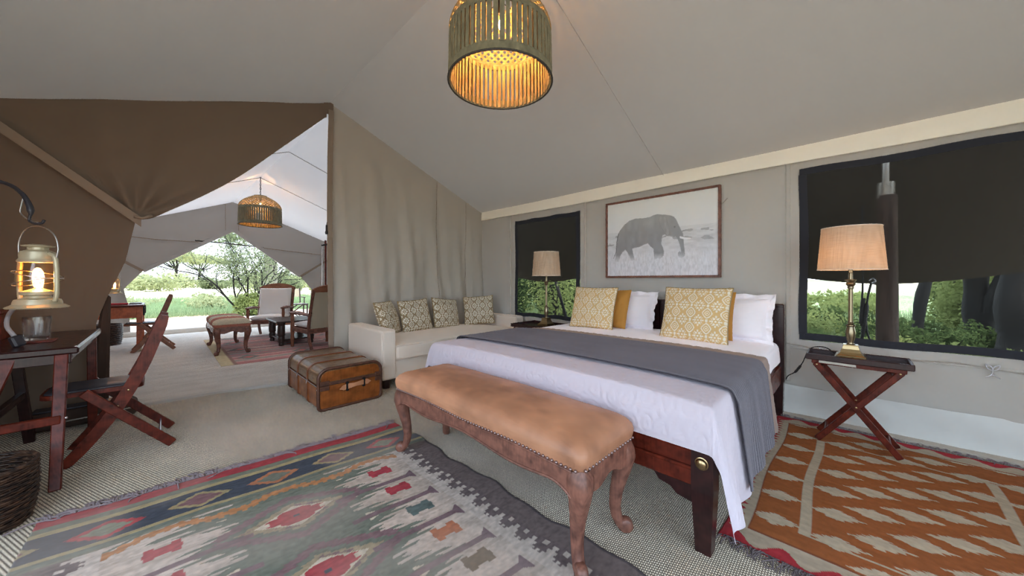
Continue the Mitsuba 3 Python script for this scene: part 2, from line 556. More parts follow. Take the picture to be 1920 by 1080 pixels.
struct('wall_front')
add('wall_front__curtain_flap', flap(XL, 1.372, roof_z, part_bot, YP, 110, 50, fold_tie), 'canvas_flap', True)
part_label('wall_front__curtain_flap', 'brown canvas curtain tied back to the left of the opening')
add('wall_front__lower_flap', side_flap(XL, [0, 0.80, 1.0, 1.31, 1.686], [-0.42, -0.387, -0.33, -0.226, -0.163], 2.43, YP + 0.03, 50, 50,
    lambda x, z, s: 0.03 * np.sin(s * 9 + z) * s * np.clip(z, 0, 1) + 0.05 * nz(x, z, 0, 1.6, 8)), 'canvas_flap', True)


def curtain_ripple(x, z, q):
    f = np.clip((1 - q) * 1.6, 0, 1)
    return f * (0.022 * np.sin(x * 15 + 1.4 * np.sin(z * 2.1 + x)) + 0.014 * np.sin(x * 29 + 2 * z)) + 0.09 * f * nz(x * 2.6, z * 0.8, 0, 1.6, 11) + 0.05 * nz(x, z, 0, 5, 12) * f


add('wall_front__curtain_panel', flap(1.40, XR, roof_z, lambda x: 0 * x, YP, 160, 70, curtain_ripple), 'canvas_brown', True)
for k in (2.9, 3.45):
    add('wall_front__seam', tube([(k + 0.003 * math.sin(z * 3), YP + float(curtain_ripple(np.array(k), np.array(z), np.array(z / float(roof_z(k))))) - 0.004, z) for z in np.linspace(0.3, float(roof_z(k)) - 0.02, 40)], 0.003, 4), 'canvas_strap')
zz = np.linspace(0.02, 3.17, 30)
add('wall_front__gable_patch', flap(1.33, 1.44, roof_z, lambda x: 0 * x + 3.12, 4.425, 6, 6), 'canvas_flap', True)
add('wall_front__binding', [bar((1.408 - 0.03 * math.sin(z0 * 0.9 + 0.3) * (z0 / 3) + 0.0, 4.405, z0), (1.408 - 0.03 * math.sin(z1 * 0.9 + 0.3) * (z1 / 3), 4.405, z1), 0.060, 0.008, (0, 1, 0)) for z0, z1 in zip(zz[:-1], zz[1:] + 0.004)], 'canvas_strap')
part_label('wall_front__binding', 'stitched canvas edging of the opening')
add('wall_front__tie_strap', grid(np.stack([np.stack([np.linspace(XL, -0.13, 24), 4.365 + 0.01 * np.sin(np.linspace(0, 3, 24)), np.linspace(2.41, 1.65, 24) + o], -1) for o in (0.042, 0.0, -0.042)])), 'canvas_strap', True)
part_label('wall_front__tie_strap', 'wide canvas tie-back strap')
add('wall_front__tie_knot', [tube([(-0.17, 4.36, 1.69), (-0.12, 4.34, 1.68), (-0.09, 4.35, 1.70), (-0.07, 4.38, 1.715)], 0.012, 6)], 'canvas_strap', True)
# the rolled dark curtain edge that stands in the opening behind the desk
add('wall_front__rolled_edge', bar((-0.385, 4.52, 0.0), (-0.335, 4.52, 1.02), 0.12, 0.05, (0, 1, 0), 0.02, 0.05, 0.04), 'canvas_dark')
part_label('wall_front__rolled_edge', 'dark rolled edge of the curtain')
# threshold of the opening
add(struct('trim_1'), [bar((-0.55, 4.62, 0.012), (0.36, 4.59, 0.012), 0.05, 0.03), bar((0.36, 4.59, 0.012), (0.97, 4.43, 0.012), 0.05, 0.03), bar((0.97, 4.43, 0.012), (1.44, 4.40, 0.012), 0.05, 0.03)], 'canvas_grey')


# right wall with two mesh windows
def wall_panels(rects, x, rip):
    ms = []
    for y0, y1, z0, z1 in rects:
        ny, nzv = max(3, int((y1 - y0) / 0.05)), max(3, int((z1 - z0) / 0.05))
        y, z = np.meshgrid(np.linspace(y0, y1, ny), np.linspace(z0, z1, nzv), indexing='ij')
        ms.append(grid(np.stack([x + rip(y, z), y, z], -1)))
    return trimesh.util.concatenate(ms)


W1, W2, W3 = (2.50, 3.66, 0.61, 2.045), (-1.75, 0.31, 0.645, 2.085), (-2.2, -1.9, 0, 0)
wr = [(YB, -1.75, 0.0, 2.24), (-1.75, 0.31, 0.0, 0.645), (-1.75, 0.31, 2.085, 2.24), (0.31, 2.50, 0.0, 2.24), (2.50, 3.66, 0.0, 0.61), (2.50, 3.66, 2.045, 2.24), (3.66, 4.46, 0.0, 2.24)]
add(struct('wall_right'), wall_panels(wr, XR, lambda y, z: 0.012 * nz(y, z, 0, 2.2, 21)), 'canvas_wall', True)
for wn, (y0, y1, z0, z1) in (('window_1', W1), ('window_2', W2)):
    struct(wn)
    b = 0.055
    for a in ((y0, y1, z0, z0 + b), (y0, y1, z1 - b, z1), (y0, y0 + b, z0 + b, z1 - b), (y1 - b, y1, z0 + b, z1 - b)):
        n = 30
        L = np.linspace(0, 1, n)
        hor = a[1] - a[0] > a[3] - a[2]
        P = []
        for e in (0, 1):
            if hor:
                yy, zq = a[0] + (a[1] - a[0]) * L, a[2] + (a[3] - a[2]) * e + 0.006 * np.sin(L * 17 + y0)
            else:
                yy, zq = a[0] + (a[1] - a[0]) * e + 0.006 * np.sin(L * 7 + z0), a[2] - 0.01 + (a[3] - a[2] + 0.02) * L
            P.append(np.stack([0 * L + XR - 0.012, yy, zq], -1))
        add(wn + '__border', grid(np.stack(P)), 'black_web', True)
    y, z = np.meshgrid(np.linspace(y0, y1, 20), np.linspace(z0, z1, 20), indexing='ij')
    add(wn + '__screen', grid(np.stack([XR + 0.0 * y, y, z], -1)), 'screen')
    part_label(wn + '__screen', 'black mesh insect screen')
# stitched seam tapes beside the windows
for k, yy in enumerate((3.76, 2.42, 0.385)):
    add('wall_right__seam_tape', cbox(XR - 0.012, XR - 0.006, yy - 0.014, yy + 0.014, 0.28, 2.2, 0.002), 'canvas_wall')
add('wall_right__seam_tape', cbox(XR - 0.012, XR - 0.006, YB, 0.385, 0.565, 0.58, 0.002), 'canvas_wall')


def skirt_rip(y, z):
    return -0.02 - 0.03 * np.clip(1 - z / 0.25, 0, 1) + 0.09 * nz(y * 0.7, z * 3, 0, 2.5, 31) + 0.03 * nz(y * 0.6, z * 1.5, 0, 12, 33)


add(struct('baseboard_right'), wall_panels([(YB, 4.44, 0.0, 0.255)], XR, skirt_rip), 'skirt_plastic', True)
add('baseboard_right__floor_lap', bar((XR - 0.07, YB, 0.012), (XR - 0.07, 4.44, 0.012), 0.09, 0.022), 'canvas_brown')
# valance under the eave
y = np.linspace(YB, 4.42, 120)
val = [np.stack([np.full_like(y, xo) + 0.006 * np.sin(y * 2.3 + o), y, np.full_like(y, zo) + 0.006 * np.sin(y * 1.7) * (o > 0)], -1) for o, (xo, zo) in enumerate(((3.775, 2.30), (3.76, 2.22), (3.752, 2.145), (3.762, 2.14), (3.775, 2.21)))]
add(struct('trim_2'), grid(np.stack(val)), 'valance', True)
# left wall (outside the picture) with roll-up openings left mesh-free for more light, rear wall with an entrance added and sized to let in sky light
wl = [(YB, -1.7, 0, 2.45), (-1.7, 0.4, 0, 0.25), (-1.7, 0.4, 2.25, 2.45), (0.4, 0.6, 0, 2.45), (0.6, 2.5, 0, 0.25), (0.6, 2.5, 2.25, 2.45), (2.5, YP + 0.06, 0, 2.45)]
add(struct('wall_left'), wall_panels(wl, XL, lambda y, z: 0.015 * nz(y, z, 0, 2.2, 22)), 'canvas_brown', True)
add(struct('wall_rear'), [flap(XL, -0.7, roof_z, lambda x: 0 * x, YB, 20, 20), flap(1.7, XR, roof_z, lambda x: 0 * x, YB, 20, 20), flap(-0.7, 1.7, roof_z, lambda x: 0.92 * roof_z(x) - 0.15, YB, 30, 10)], 'canvas_brown', True)

# lounge walls
add(struct('wall_lounge_left'), wall_panels([(YP + 0.06, YE, 0, 2.22)], XL, lambda y, z: 0.02 * nz(y, z, 0, 2.2, 23)), 'canvas_grey', True)
add(struct('wall_lounge_right'), wall_panels([(YP + 0.06, YE, 0, 2.30)], LR, lambda y, z: 0.02 * nz(y, z, 0, 2.2, 24)), 'canvas_grey', True)
struct('wall_far')
TL, TR, AP = (-0.283, 1.335), (2.535, 1.248), (LX, 2.323)


def far_bl(x):
    return np.where(x < TL[0], 1.85 + (x - XL) * (TL[1] - 1.85) / (TL[0] - XL), np.interp(x, [TL[0], 0.5, LX], [TL[1], 1.86, AP[1]]))


def far_br(x):
    return np.where(x > TR[0], TR[1] + (x - TR[0]) * (1.85 - TR[1]) / (LR - TR[0]), np.interp(x, [LX, 1.9, TR[0]], [AP[1], 1.72, TR[1]]))


def far_rip(x, z, q):
    return 0.05 * nz(x, z, 0, 2.0, 41)


add('wall_far__curtain_flap', flap(XL, LX, lroof_z, far_bl, YE, 60, 30, far_rip), 'canvas_grey', True)
add('wall_far__curtain_flap', flap(LX, LR, lroof_z, far_br, YE, 60, 30, far_rip), 'canvas_grey', True)
add('wall_far__lower_flap', side_flap(XL, [0, 0.6, 0.97, 1.335], [-0.45, -0.48, -0.545, -0.283], 1.85, YE + 0.03, 30, 30, lambda x, z, s: 0.04 * np.sin(s * 8 + z * 2) * s), 'canvas_grey', True)
sf = side_flap(LR, [0, 0.5, 0.907, 1.248], [2.84, 2.84, 2.80, 2.535], 1.85, YE + 0.03, 30, 30, lambda x, z, s: 0.04 * np.sin(s * 8 + z * 2) * s)
add('wall_far__lower_flap', sf, 'canvas_grey', True)
for pts in ([(XL, 1.85), TL], [(LR, 1.85), TR]):
    add('wall_far__tie_strap', bar((pts[0][0], YE - 0.03, pts[0][1]), (pts[1][0], YE - 0.03, pts[1][1]), 0.006, 0.05, (0, 0, 1)), 'canvas_strap')
for a, b in ((TL, AP), (AP, TR)):
    add('wall_far__edge_hem', bar((a[0], YE - 0.01, a[1]), (b[0], YE - 0.01, b[1]), 0.03, 0.075, (0, 0, 1)), 'canvas_grey')
for xs in (LX - 0.14, LX + 0.10):
    add('wall_far__seam', bar((xs, YE - 0.035, 2.30), (xs, YE - 0.035, float(lroof_z(xs)) - 0.02), 0.008, 0.008), 'canvas_strap')
add('wall_far__fold_seam', [tube([(-0.72, YE - 0.05, 2.04), (-0.1, YE - 0.05, 1.99), (0.55, YE - 0.05, 1.985)], 0.008, 5), tube([(1.75, YE - 0.05, 1.93), (2.5, YE - 0.05, 1.87), (3.05, YE - 0.05, 1.83)], 0.008, 5), tube([(3.04, YE - 0.05, 1.84), (3.03, YE - 0.05, 1.2), (3.1, YE - 0.05, 0.85)], 0.01, 5)], 'canvas_strap')
add('wall_far__cross_cord', tube([(0.5, YE, 2.02), (1.0, YE, 2.0), (1.75, YE, 1.95)], 0.012, 5), 'fly_dark')
# sill, porch
add(struct('trim_3'), [rbox(XL, 1.95, YE + 0.02, YE + 0.24, -0.02, 0.10, 0.03, 1)], 'porch_canvas', 40)
add(struct('trim_4'), cbox(1.95, LR, YE + 0.02, YE + 0.20, 0.0, 0.12, 0.01), 'oak')
add(struct('porch_floor'), cbox(-2.5, 4.6, YE + 0.24, 13.4, -0.06, 0.03, 0.01), 'porch_canvas')
# outer fly sheet that shades the right-hand windows
u, y = np.meshgrid(np.linspace(0, 1, 16), np.linspace(-3.2, 6.6, 160), indexing='ij')
edge = 1.36 - 0.25 * np.abs(np.cos((y + 0.235) / 4.475 * PI)) ** 3
x = 3.86 + (5.3 - 3.86) * u
add(struct('roof_fly'), grid(np.stack([x, y, 2.60 + (edge - 2.60) * u], -1)), 'fly_dark', True)

# ------------------------------------------------------------------ rugs (colours woven per vertex)


def weave_rug(fn, x0, x1, y0, y1, step, wave, z=0.007, skew=0.0, xm=0.0):
    """Grid of the rug's top with a rim; fn(x, v) gives linear colours; y = v - skew*(x-xm)."""
    nx, ny = int((x1 - x0) / step), int((y1 - y0) / step)
    x, v = np.meshgrid(np.linspace(x0, x1, nx), np.linspace(y0, y1, ny), indexing='ij')
    col = fn(x, v)
    X, Y = wave(x, v - skew * (x - xm))
    P = np.stack([X, Y, z + 0.004 * nz(x, v, 0, 3, 51) + 0.002 * nz(x, v, 0, 14, 52)], -1)
    P = np.pad(P, ((1, 1), (1, 1), (0, 0)), mode='edge')
    P[[0, -1], :, 2] = 0.0
    P[:, [0, -1], 2] = 0.0
    col = np.pad(col, ((1, 1), (1, 1), (0, 0)), mode='edge')
    return grid(P), col.reshape(-1, 3)


def put(col, m, c):
    col[m] = lin(*c)


def kilim_colors(x, v):
    tooth = 0.012
    u0 = x - 0.455
    u = u0 + 0.013 * (np.abs(((v / 0.026) % 1) - 0.5) * 4 - 1) * (v < 2.1)
    c = np.empty(x.shape + (3,))
    c[:] = lin(200, 184, 172)
    put(c, nz(x * 0.6, v * 6, 0, 4, 60) > 0.06, (186, 170, 158))
    # medallions along the middle, one every 0.455 m
    w = v - 1.925
    k = np.round(w / 0.455)
    wm = w - k * 0.455
    ser = 0.012 * (np.abs(((u / 0.045) % 1) - 0.5) * 2)
    ub, wb = np.abs(u), np.abs(wm)
    d = ub / 0.52 + (wb + ser) / 0.235
    saw = np.abs(((wb / 0.03) % 1) - 0.5) * 0.07
    dd = ub / 0.52 + wb / 0.235 + saw * 1.2
    green, mauve, tan, cream, red = (112, 118, 106), (128, 100, 104), (158, 142, 116), (206, 192, 172), (168, 62, 70)
    # green ground with stepped fingers that runs out along mauve bars, one bar every 0.2275 m
    w3 = v - 1.67 - np.round((v - 1.67) / 0.2275) * 0.2275
    a3 = np.abs(w3)
    st3 = np.floor(a3 / 0.0165)
    reach = 0.46 - 2.35 * a3 + np.where(st3 % 2 == 0, 0.045, -0.045)
    up0 = np.abs(u0)
    put(c, (up0 < np.maximum(reach, 0.205)), green)
    put(c, (up0 < np.maximum(reach - 0.085, 0.0)) & (up0 > 0.24) & (st3 % 2 == 1) & (a3 > 0.02), cream)
    q = ub / 0.43 + wb / 0.2275
    put(c, (q < 0.86) & (q > 0.66) & (ub < 0.30), mauve)
    put(c, (q < 0.66), green)
    put(c, (q < 0.52), tan)
    put(c, (q < 0.46) & (q > 0.40) & (nz(u, wm, 0, 14, 61) > 0.0), mauve)
    h = up0 / 0.165 + wb / 0.088
    put(c, h < 1.0, cream)
    s4 = np.floor(wb / 0.0145)
    put(c, (up0 < 0.105 - s4 * 0.017 + 0.034 * (s4 % 2)) & (wb < 0.060) & (h < 0.93), red)
    put(c, (up0 < 0.013) & (wb < 0.010), (70, 74, 84))
    put(c, (a3 < 0.0155) & (up0 > 0.17) & (up0 < 0.585) & (v < 2.0), (122, 98, 104))
    put(c, (a3 < 0.0155 + 0.9 * np.clip(up0 - 0.552, 0, 0.03)) & (up0 > 0.552) & (up0 < 0.590) & (v < 2.0), (122, 98, 104))
    # stars in the side strips
    u = u0
    stars = [(168, 62, 72), (168, 62, 72), (92, 106, 104), (178, 106, 72), (116, 98, 78), (168, 62, 72), (92, 106, 104), (178, 106, 72)]
    for s in (-1, 1):
        for q, sc in enumerate(stars):
            a, b = np.abs(u - s * 0.452), np.abs(v - (2.035 - 0.228 * q))
            st = np.floor(b / 0.014)
            put(c, ((a < 0.062) & (b < 0.014)) | ((a < 0.034) & (b < 0.030)) | ((np.abs(a - 0.040) < 0.016) & (b > 0.010) & (b < 0.042)), sc)
    # orange zigzag under the end bands
    zig = 2.15 + 0.035 * (np.abs(((u / 0.455 + 0.5) % 1) - 0.5) * 4 - 1)
    zig = 2.135 + 0.05 * np.clip(np.abs(((u / 0.455) % 1) - 0.5) * 4 - 0.6, 0, 1)
    put(c, (v < zig + 0.06) & (v > zig + 0.045) , (120, 122, 110))
    put(c, (np.abs(v - zig - 0.02) < 0.022 + 0.006 * np.sign(np.sin(u * 140))), (184, 128, 86))
    put(c, (v > 2.225), (122, 122, 108))
    put(c, (v > 2.24) & (v < 2.27), (108, 116, 106))
    put(c, (v > 2.27) & (v < 2.30), (164, 148, 112))
    navy = (v > 2.30) & (v < 2.49)
    put(c, navy, (66, 72, 84))
    kk = np.round(u / 0.316)
    a, b = np.abs(u - kk * 0.316), np.abs(v - 2.388)
    lz = a / 0.135 + (b + 0.008 * (np.abs(((a / 0.03) % 1) - 0.5) * 2)) / 0.086
    odd = (np.abs(kk) % 2) == 0
    put(c, (lz < 1) & ~odd, (158, 142, 108))
    put(c, (lz < 0.72) & ~odd, (126, 92, 96))
    put(c, (lz < 1) & odd, (172, 66, 74))
    put(c, (lz < 0.66) & odd, (132, 136, 118))
    put(c, (lz < 1) & (kk == 0), (178, 116, 84))
    put(c, (lz < 0.66) & (kk == 0), (116, 120, 108))
    put(c, (v > 2.49) & (v < 2.525), (170, 154, 116))
    put(c, (v > 2.525) & (v < 2.575), (118, 122, 108))
    put(c, (v > 2.575), (166, 62, 70))
    # dark side borders with stepped latch-hook teeth
    e = np.minimum(x + 0.42, 1.312 - x)
    per = ((v / 0.105) % 1)
    tooth = e < 0.115
    tri = np.abs(per - 0.5) * 2
    ee = np.floor((e - 0.115) / 0.0125) * 0.0125
    hook = (e >= 0.115) & (e < 0.205) & (np.abs(tri - 0.25) < 0.75 - ee / 0.115 + 0.16 * (np.floor((e - 0.115) / 0.0125) % 2)) & ~((e > 0.13) & (e < 0.155) & (tri < 0.22))
    lo = v < 2.225
    put(c, (e < 0.25) & lo & (e > 0.05), (200, 186, 176))
    put(c, hook & lo, (112, 98, 98))
    put(c, tooth & lo, (116, 102, 100))
    put(c, (e < 0.012) & lo, (84, 76, 78))
    c *= (0.86 + 0.3 * (nz(x * 2.2, v * 18, 0, 4, 62, ) + 0.5))[..., None] * (0.84 + 0.55 * (nz(x * 0.6, v, 0, 90, 63, 2) + 0.25))[..., None]
    c *= 0.76
    # diffuse wear
    wear = np.clip(nz(x, v, 0, 2.4, 64) * 1.6, 0, 0.3)[..., None]
    return c * (1 - wear) + wear * np.array(lin(172, 160, 150))


def kilim_wave(x, y):
    e = np.clip((x - 1.0) / 0.3, 0, 1)
    return x + e * (0.012 * np.sin(y * 9 + 1) + 0.008 * np.sin(y * 23)) + 0.006 * np.sin(y * 5) * (x < 0), y + 0.006 * np.sin(x * 11)


kr = thing('kilim_rug', 'large grey and cream kilim rug with navy lozenge band and red edge in the foreground', 'rug')
km, kc = weave_rug(kilim_colors, -0.42, 1.312, -0.25, 2.655, 0.0052, kilim_wave, 0.008, 0.075, 0.455)
add(kr + '__weave', km, 'woven_rug', True, color=kc)
rng = np.random.default_rng(4)


def fringe(pts, out, n_per_m, L, r, seed):
    rg = np.random.default_rng(seed)
    pts = np.asarray(pts, float)
    seg = np.linalg.norm(np.diff(pts, axis=0), axis=1)
    total = seg.sum()
    cum = np.r_[0, np.cumsum(seg)]
    ms = []
    for s in np.arange(0, total, 1.0 / n_per_m):
        p = np.array([np.interp(s, cum, pts[:, k]) for k in range(3)])
        o = np.array(out, float) + np.r_[rg.normal(0, 0.5, 2), 0]
        o /= np.linalg.norm(o)
        l = L * rg.uniform(0.5, 1.25)
        side = np.array([-o[1], o[0], 0]) * rg.normal(0, 0.4)
        q = [p + [0, 0, 0.004], p + o * l * 0.35 + side * l * 0.3 + [0, 0, rg.uniform(0.006, 0.016)], p + o * l * 0.7 + side * l + [0, 0, rg.uniform(0.004, 0.010)], p + o * l + side * l * 0.6 + [0, 0, 0.004]]
        ms.append(tube(q, [r, r, r * 0.9, r * 0.6], 4))
    return trimesh.util.concatenate(ms)


xs = np.linspace(-0.41, 1.30, 40)
k = add(kr + '__fringe', fringe(np.stack([xs, 2.655 - 0.075 * (xs - 0.455) + 0.006 * np.sin(xs * 11), 0 * xs + 0.004], -1), (0, 1, 0), 170, 0.065, 0.0042, 3), 'fringe_wool')
part_label(k, 'knotted wool fringe', 'stuff')


def orange_colors(x, y):
    c = np.empty(x.shape + (3,))
    c[:] = lin(142, 80, 42)
    cream = (176, 160, 138)
    for i, (ya, off, n) in enumerate([(0.268, 0.0, 1)] + [(0.05 - 0.135 * q, 0.1225 * (q % 2), 1) for q in range(0, 5)] + [(-0.66 - 0.135 * q, 0.1225 * (q % 2), 1) for q in range(0, 5)]):
        xx = x - 2.525 - off - 0.02
        kx = xx - np.round(xx / 0.245) * 0.245
        b = (y - ya)
        jag = 0.018 * np.abs(((x / 0.018) % 1) - 0.5) * 2 + 0.02 * nz(x, y * 0.1, 0, 45, 71)
        kx = kx + 0.12 * b
        lim = 0.104 * np.clip(1 - np.abs(kx) / 0.056, 0, 1) ** 0.9 + 0.004 - jag * 1.5 * (np.abs(kx) > 0.005)
        m = (np.abs(b) < lim) & (np.abs(kx) < 0.052)
        c[m] = lin(*cream)
    frame = (np.abs(y - 0.159) < 0.022) | (np.abs(y + 0.555) < 0.022)
    fx = (x > 2.02) & (x < 3.27)
    put(c, frame & fx, (170, 154, 132))
    put(c, (((np.abs(x - 2.02) < 0.006) | (np.abs(x - 3.27) < 0.006)) & (y < 0.18)), (170, 154, 132))
    # cream border with red wave edge
    ey, ex, ex2 = 0.43 - y, x - 1.763, 3.645 - x
    e = np.minimum(ex, ex2)
    put(c, (ey < 0.085), (168, 152, 132))
    put(c, (e < 0.135) & (e > 0.0), (168, 152, 132))
    put(c, (np.abs(e - 0.135) < 0.006) & (ey > 0.08), (120, 66, 40))
    put(c, (np.abs(ey - 0.085) < 0.005) & (e > 0.13), (120, 66, 40))
    put(c, (ey < 0.012 + 0.04 * np.abs(((x / 0.05) % 1) - 0.5) * 2), (150, 44, 50))
    put(c, (e < 0.050 + 0.035 * np.sin(y * 2 * PI / 0.17)), (158, 42, 50))
    c *= (0.88 + 0.28 * (nz(x * 14, y * 2.5, 0, 4, 72) + 0.45))[..., None] * (0.94 + 0.25 * (nz(x, y, 0, 70, 73, 2) + 0.2))[..., None]
    return c


orr = thing('flatweave_rug', 'orange flat-woven rug with cream flame motifs beside the bed', 'rug')
om, oc = weave_rug(orange_colors, 1.763, 3.645, -1.15, 0.43, 0.006, lambda x, y: (x + 0.010 * np.sin(y * 6 + 1) * (x > 3.2), y + 0.010 * np.sin(x * 5.5)), 0.007)
add(orr + '__weave', om, 'woven_rug', True, color=oc)
ys = np.linspace(-1.1, 0.42, 40)
k = add(orr + '__fringe', fringe(np.stack([1.763 + 0 * ys, ys, 0 * ys + 0.004], -1), (-1, 0, 0), 150, 0.07, 0.003, 5), 'fringe_dark')
part_label(k, 'dark matted fringe', 'stuff')
k = add(orr + '__fringe', fringe(np.stack([3.645 + 0.008 * np.sin(ys * 6), ys, 0 * ys + 0.004], -1), (1, 0, 0), 120, 0.055, 0.003, 6), 'fringe_wool')
part_label(k, None, 'stuff')


def lounge_colors(x, y):
    c = np.empty(x.shape + (3,))
    s = np.floor((y - 5.9) / 0.06)
    r = (np.sin(s * 12.9898) * 43758.5453) % 1
    pal = np.array([lin(184, 128, 126), lin(170, 122, 124), lin(160, 150, 144), lin(196, 156, 150), lin(138, 138, 134), lin(178, 126, 126)])
    c[:] = pal[(r * 6).astype(int) % 6]
    d = np.abs(((x - 1.6) / 0.7 + 0.5) % 1 - 0.5) / 0.4 + np.abs(((y - 6.4) / 0.8 + 0.5) % 1 - 0.5) / 0.4
    put(c, d < 0.55, (122, 126, 122))
    put(c, d < 0.25, (196, 116, 112))
    e = np.minimum(x - 0.545, y - 5.93)
    put(c, (x < 0.70), (200, 184, 150))
    put(c, (np.abs(x - 0.70) < 0.02), (150, 120, 110))
    return c * (0.9 + 0.25 * (nz(x * 9, y * 3, 0, 5, 75) + 0.3))[..., None]


lr = thing('striped_rug', 'pink and grey striped kilim under the lounge table and armchairs', 'rug')
lm, lc = weave_rug(lounge_colors, 0.545, 2.75, 5.93, 8.75, 0.02, lambda x, y: (x, y + 0.02 * np.sin(x * 4)), 0.006)
add(lr + '__weave', lm, 'woven_rug', True, color=lc)

# ------------------------------------------------------------------ bed
bed = thing('bed', 'dark wooden double bed frame with two slatted headboards and tapered legs', 'bed')
BY0, BY1, BXF, BXH = 0.40, 2.47, 1.575, 3.70


def tapered_leg(x, y, top, w=0.085, b=0.06):
    a, c = w / 2, b / 2
    ring = lambda h, q, z: [(x - q, y - q, z), (x + q, y - q, z), (x + q, y + q, z), (x - q, y + q, z)]
    pts = ring(0, a - 0.004, top) + ring(0, a, top - 0.006) + ring(0, a, 0.26) + ring(0, c, 0.0)
    return hull(pts)


for y in (BY0 + 0.042, BY1 - 0.042):
    L = add(bed + '__leg', tapered_leg(BXF + 0.045, y, 0.455), 'mahogany_dark')
    add(L + '__bolt', [sphere((BXF - 0.006, y, 0.385), (0.012, 0.022, 0.022)), lathe([(0.0, 0), (0.026, 0), (0.026, 0.006), (0.0, 0.006)], (0, 0, 0), 20).apply_transform(trimesh.transformations.rotation_matrix(-PI / 2, [0, 1, 0])).apply_translation((BXF + 0.003, y, 0.385))], 'brass', True)
    part_label(L + '__bolt', 'round brass bolt cap')
for y in (1.395, 1.475):
    add(bed + '__leg', tapered_leg(BXF + 0.05, y, 0.30, 0.06, 0.045), 'mahogany')
for y in (BY0 + 0.04, 1.395, 1.475, BY1 - 0.04):
    add(bed + '__leg', tapered_leg(BXH, y, 0.30, 0.07, 0.06), 'mahogany_dark')
add(bed + '__foot_rail', [cbox(BXF + 0.012, BXF + 0.075, BY0 + 0.08, BY1 - 0.08, 0.27, 0.345, 0.006), cbox(BXF + 0.02, BXF + 0.07, BY0 + 0.08, BY1 - 0.08, 0.345, 0.425, 0.008), cbox(BXF + 0.002, BXF + 0.08, BY0 + 0.08, BY1 - 0.08, 0.338, 0.352, 0.006), cbox(BXF + 0.002, BXF + 0.08, BY0 + 0.08, BY1 - 0.08, 0.420, 0.436, 0.006)], 'mahogany')
part_label(bed + '__foot_rail', 'moulded reddish foot rail')
for y in (BY0 + 0.04, BY1 - 0.04):
    add(bed + '__side_rail', cbox(BXF + 0.08, BXH - 0.02, y - 0.02, y + 0.02, 0.27, 0.42, 0.006), 'mahogany')
brk = [(BY0 + 0.085, 0.27), (BY0 + 0.26, 0.27), (BY0 + 0.23, 0.235), (BY0 + 0.18, 0.225), (BY0 + 0.15, 0.20), (BY0 + 0.085, 0.19)]
add(bed + '__corner_bracket', prism([(y, z) for y, z in brk], 'x', BXF + 0.03, BXF + 0.055), 'mahogany_dark')
for a, b in ((BY0, 1.432), (1.440, BY1)):
    H = add(bed + '__headboard', [cbox(BXH - 0.03, BXH + 0.03, a, a + 0.085, 0.28, 0.925, 0.006), cbox(BXH - 0.03, BXH + 0.03, b - 0.085, b, 0.28, 0.925, 0.006), cbox(BXH - 0.034, BXH + 0.034, a, b, 0.915, 0.945, 0.008), cbox(BXH - 0.022, BXH + 0.022, a + 0.08, b - 0.08, 0.855, 0.916, 0.005), cbox(BXH - 0.022, BXH + 0.022, a + 0.08, b - 0.08, 0.46, 0.55, 0.005)], 'mahogany_dark')
    n = 8
    for i in range(n):
        yc = a + 0.085 + (b - a - 0.17) * (i + 0.5) / n
        add(H + '__slat', cbox(BXH - 0.012, BXH + 0.012, yc - 0.043, yc + 0.043, 0.545, 0.86, 0.004), 'mahogany_dark')

mt = thing('mattress', 'white sheeted mattress under the quilt on the bed', 'mattress')
add(mt + '__body', rbox(BXF + 0.085, BXH - 0.035, BY0 + 0.055, BY1 - 0.055, 0.40, 0.60, 0.06, 2), 'white_linen', 40)
# white sheet folded back at the pillows


def sheet(x0, x1, zt, y0, y1, drop_r, drop_l, stepx, fn, drop_f=None, rr=0.05, flare=0.0):
    """Cloth over the mattress: profile across y with both sides hanging; fn(x, t, P) adds relief."""
    W = y1 - y0
    tot = drop_r + W + drop_l
    n = max(40, int(tot / 0.02))
    t = np.linspace(0, tot, n)
    yy, zz = np.zeros(n), np.zeros(n)
    nx = max(6, int((x1 - x0) / stepx))
    x = np.linspace(x0, x1, nx)
    for i, q in enumerate(t):
        if q < drop_r:
            yy[i], zz[i] = y0, zt - (drop_r - q)
        elif q > drop_r + W:
            yy[i], zz[i] = y1, zt - (q - drop_r - W)
        else:
            yy[i], zz[i] = y0 + q - drop_r, zt
    # round the shoulders
    yy, zz = gaussian_filter(yy, 1.6, mode='nearest'), gaussian_filter(zz, 1.6, mode='nearest')
    X, Tt = np.meshgrid(x, t, indexing='ij')
    P = np.stack([X, np.broadcast_to(yy, X.shape), np.broadcast_to(zz, X.shape)], -1).copy()
    return fn(X, Tt, P)


def crown(X, Y):
    return 0.022 * np.clip(1 - ((Y - 1.435) / 1.05) ** 4, 0, 1)


def hang_fold(X, P, zt, amp, f, ph):
    d = np.clip((zt - P[..., 2]) / 0.4, 0, 1)
    s = np.where(P[..., 1] < 1.4, -1, 1)
    P[..., 1] += s * (0.035 * d + amp * d * np.sin(X * f + ph + 2 * np.sin(X * 3)))
    return P


def sheet_fn(X, t, P):
    P[..., 2] += crown(X, P[..., 1]) + 0.008 * nz(X, P[..., 1], 0, 5, 81)
    return hang_fold(X, P, 0.64, 0.008, 19, 0.4)


sh = thing('top_sheet', 'white top sheet folded back below the pillows', 'sheet')
add(sh + '__fold', grid(sheet(2.80, 3.56, 0.625, BY0 + 0.025, BY1 - 0.02, 0.16, 0.2, 0.03, sheet_fn)), 'white_linen', True)

# quilt: one long coverlet that also hangs over the foot end
QX0, QX1, QZ = 1.572, 2.84, 0.628


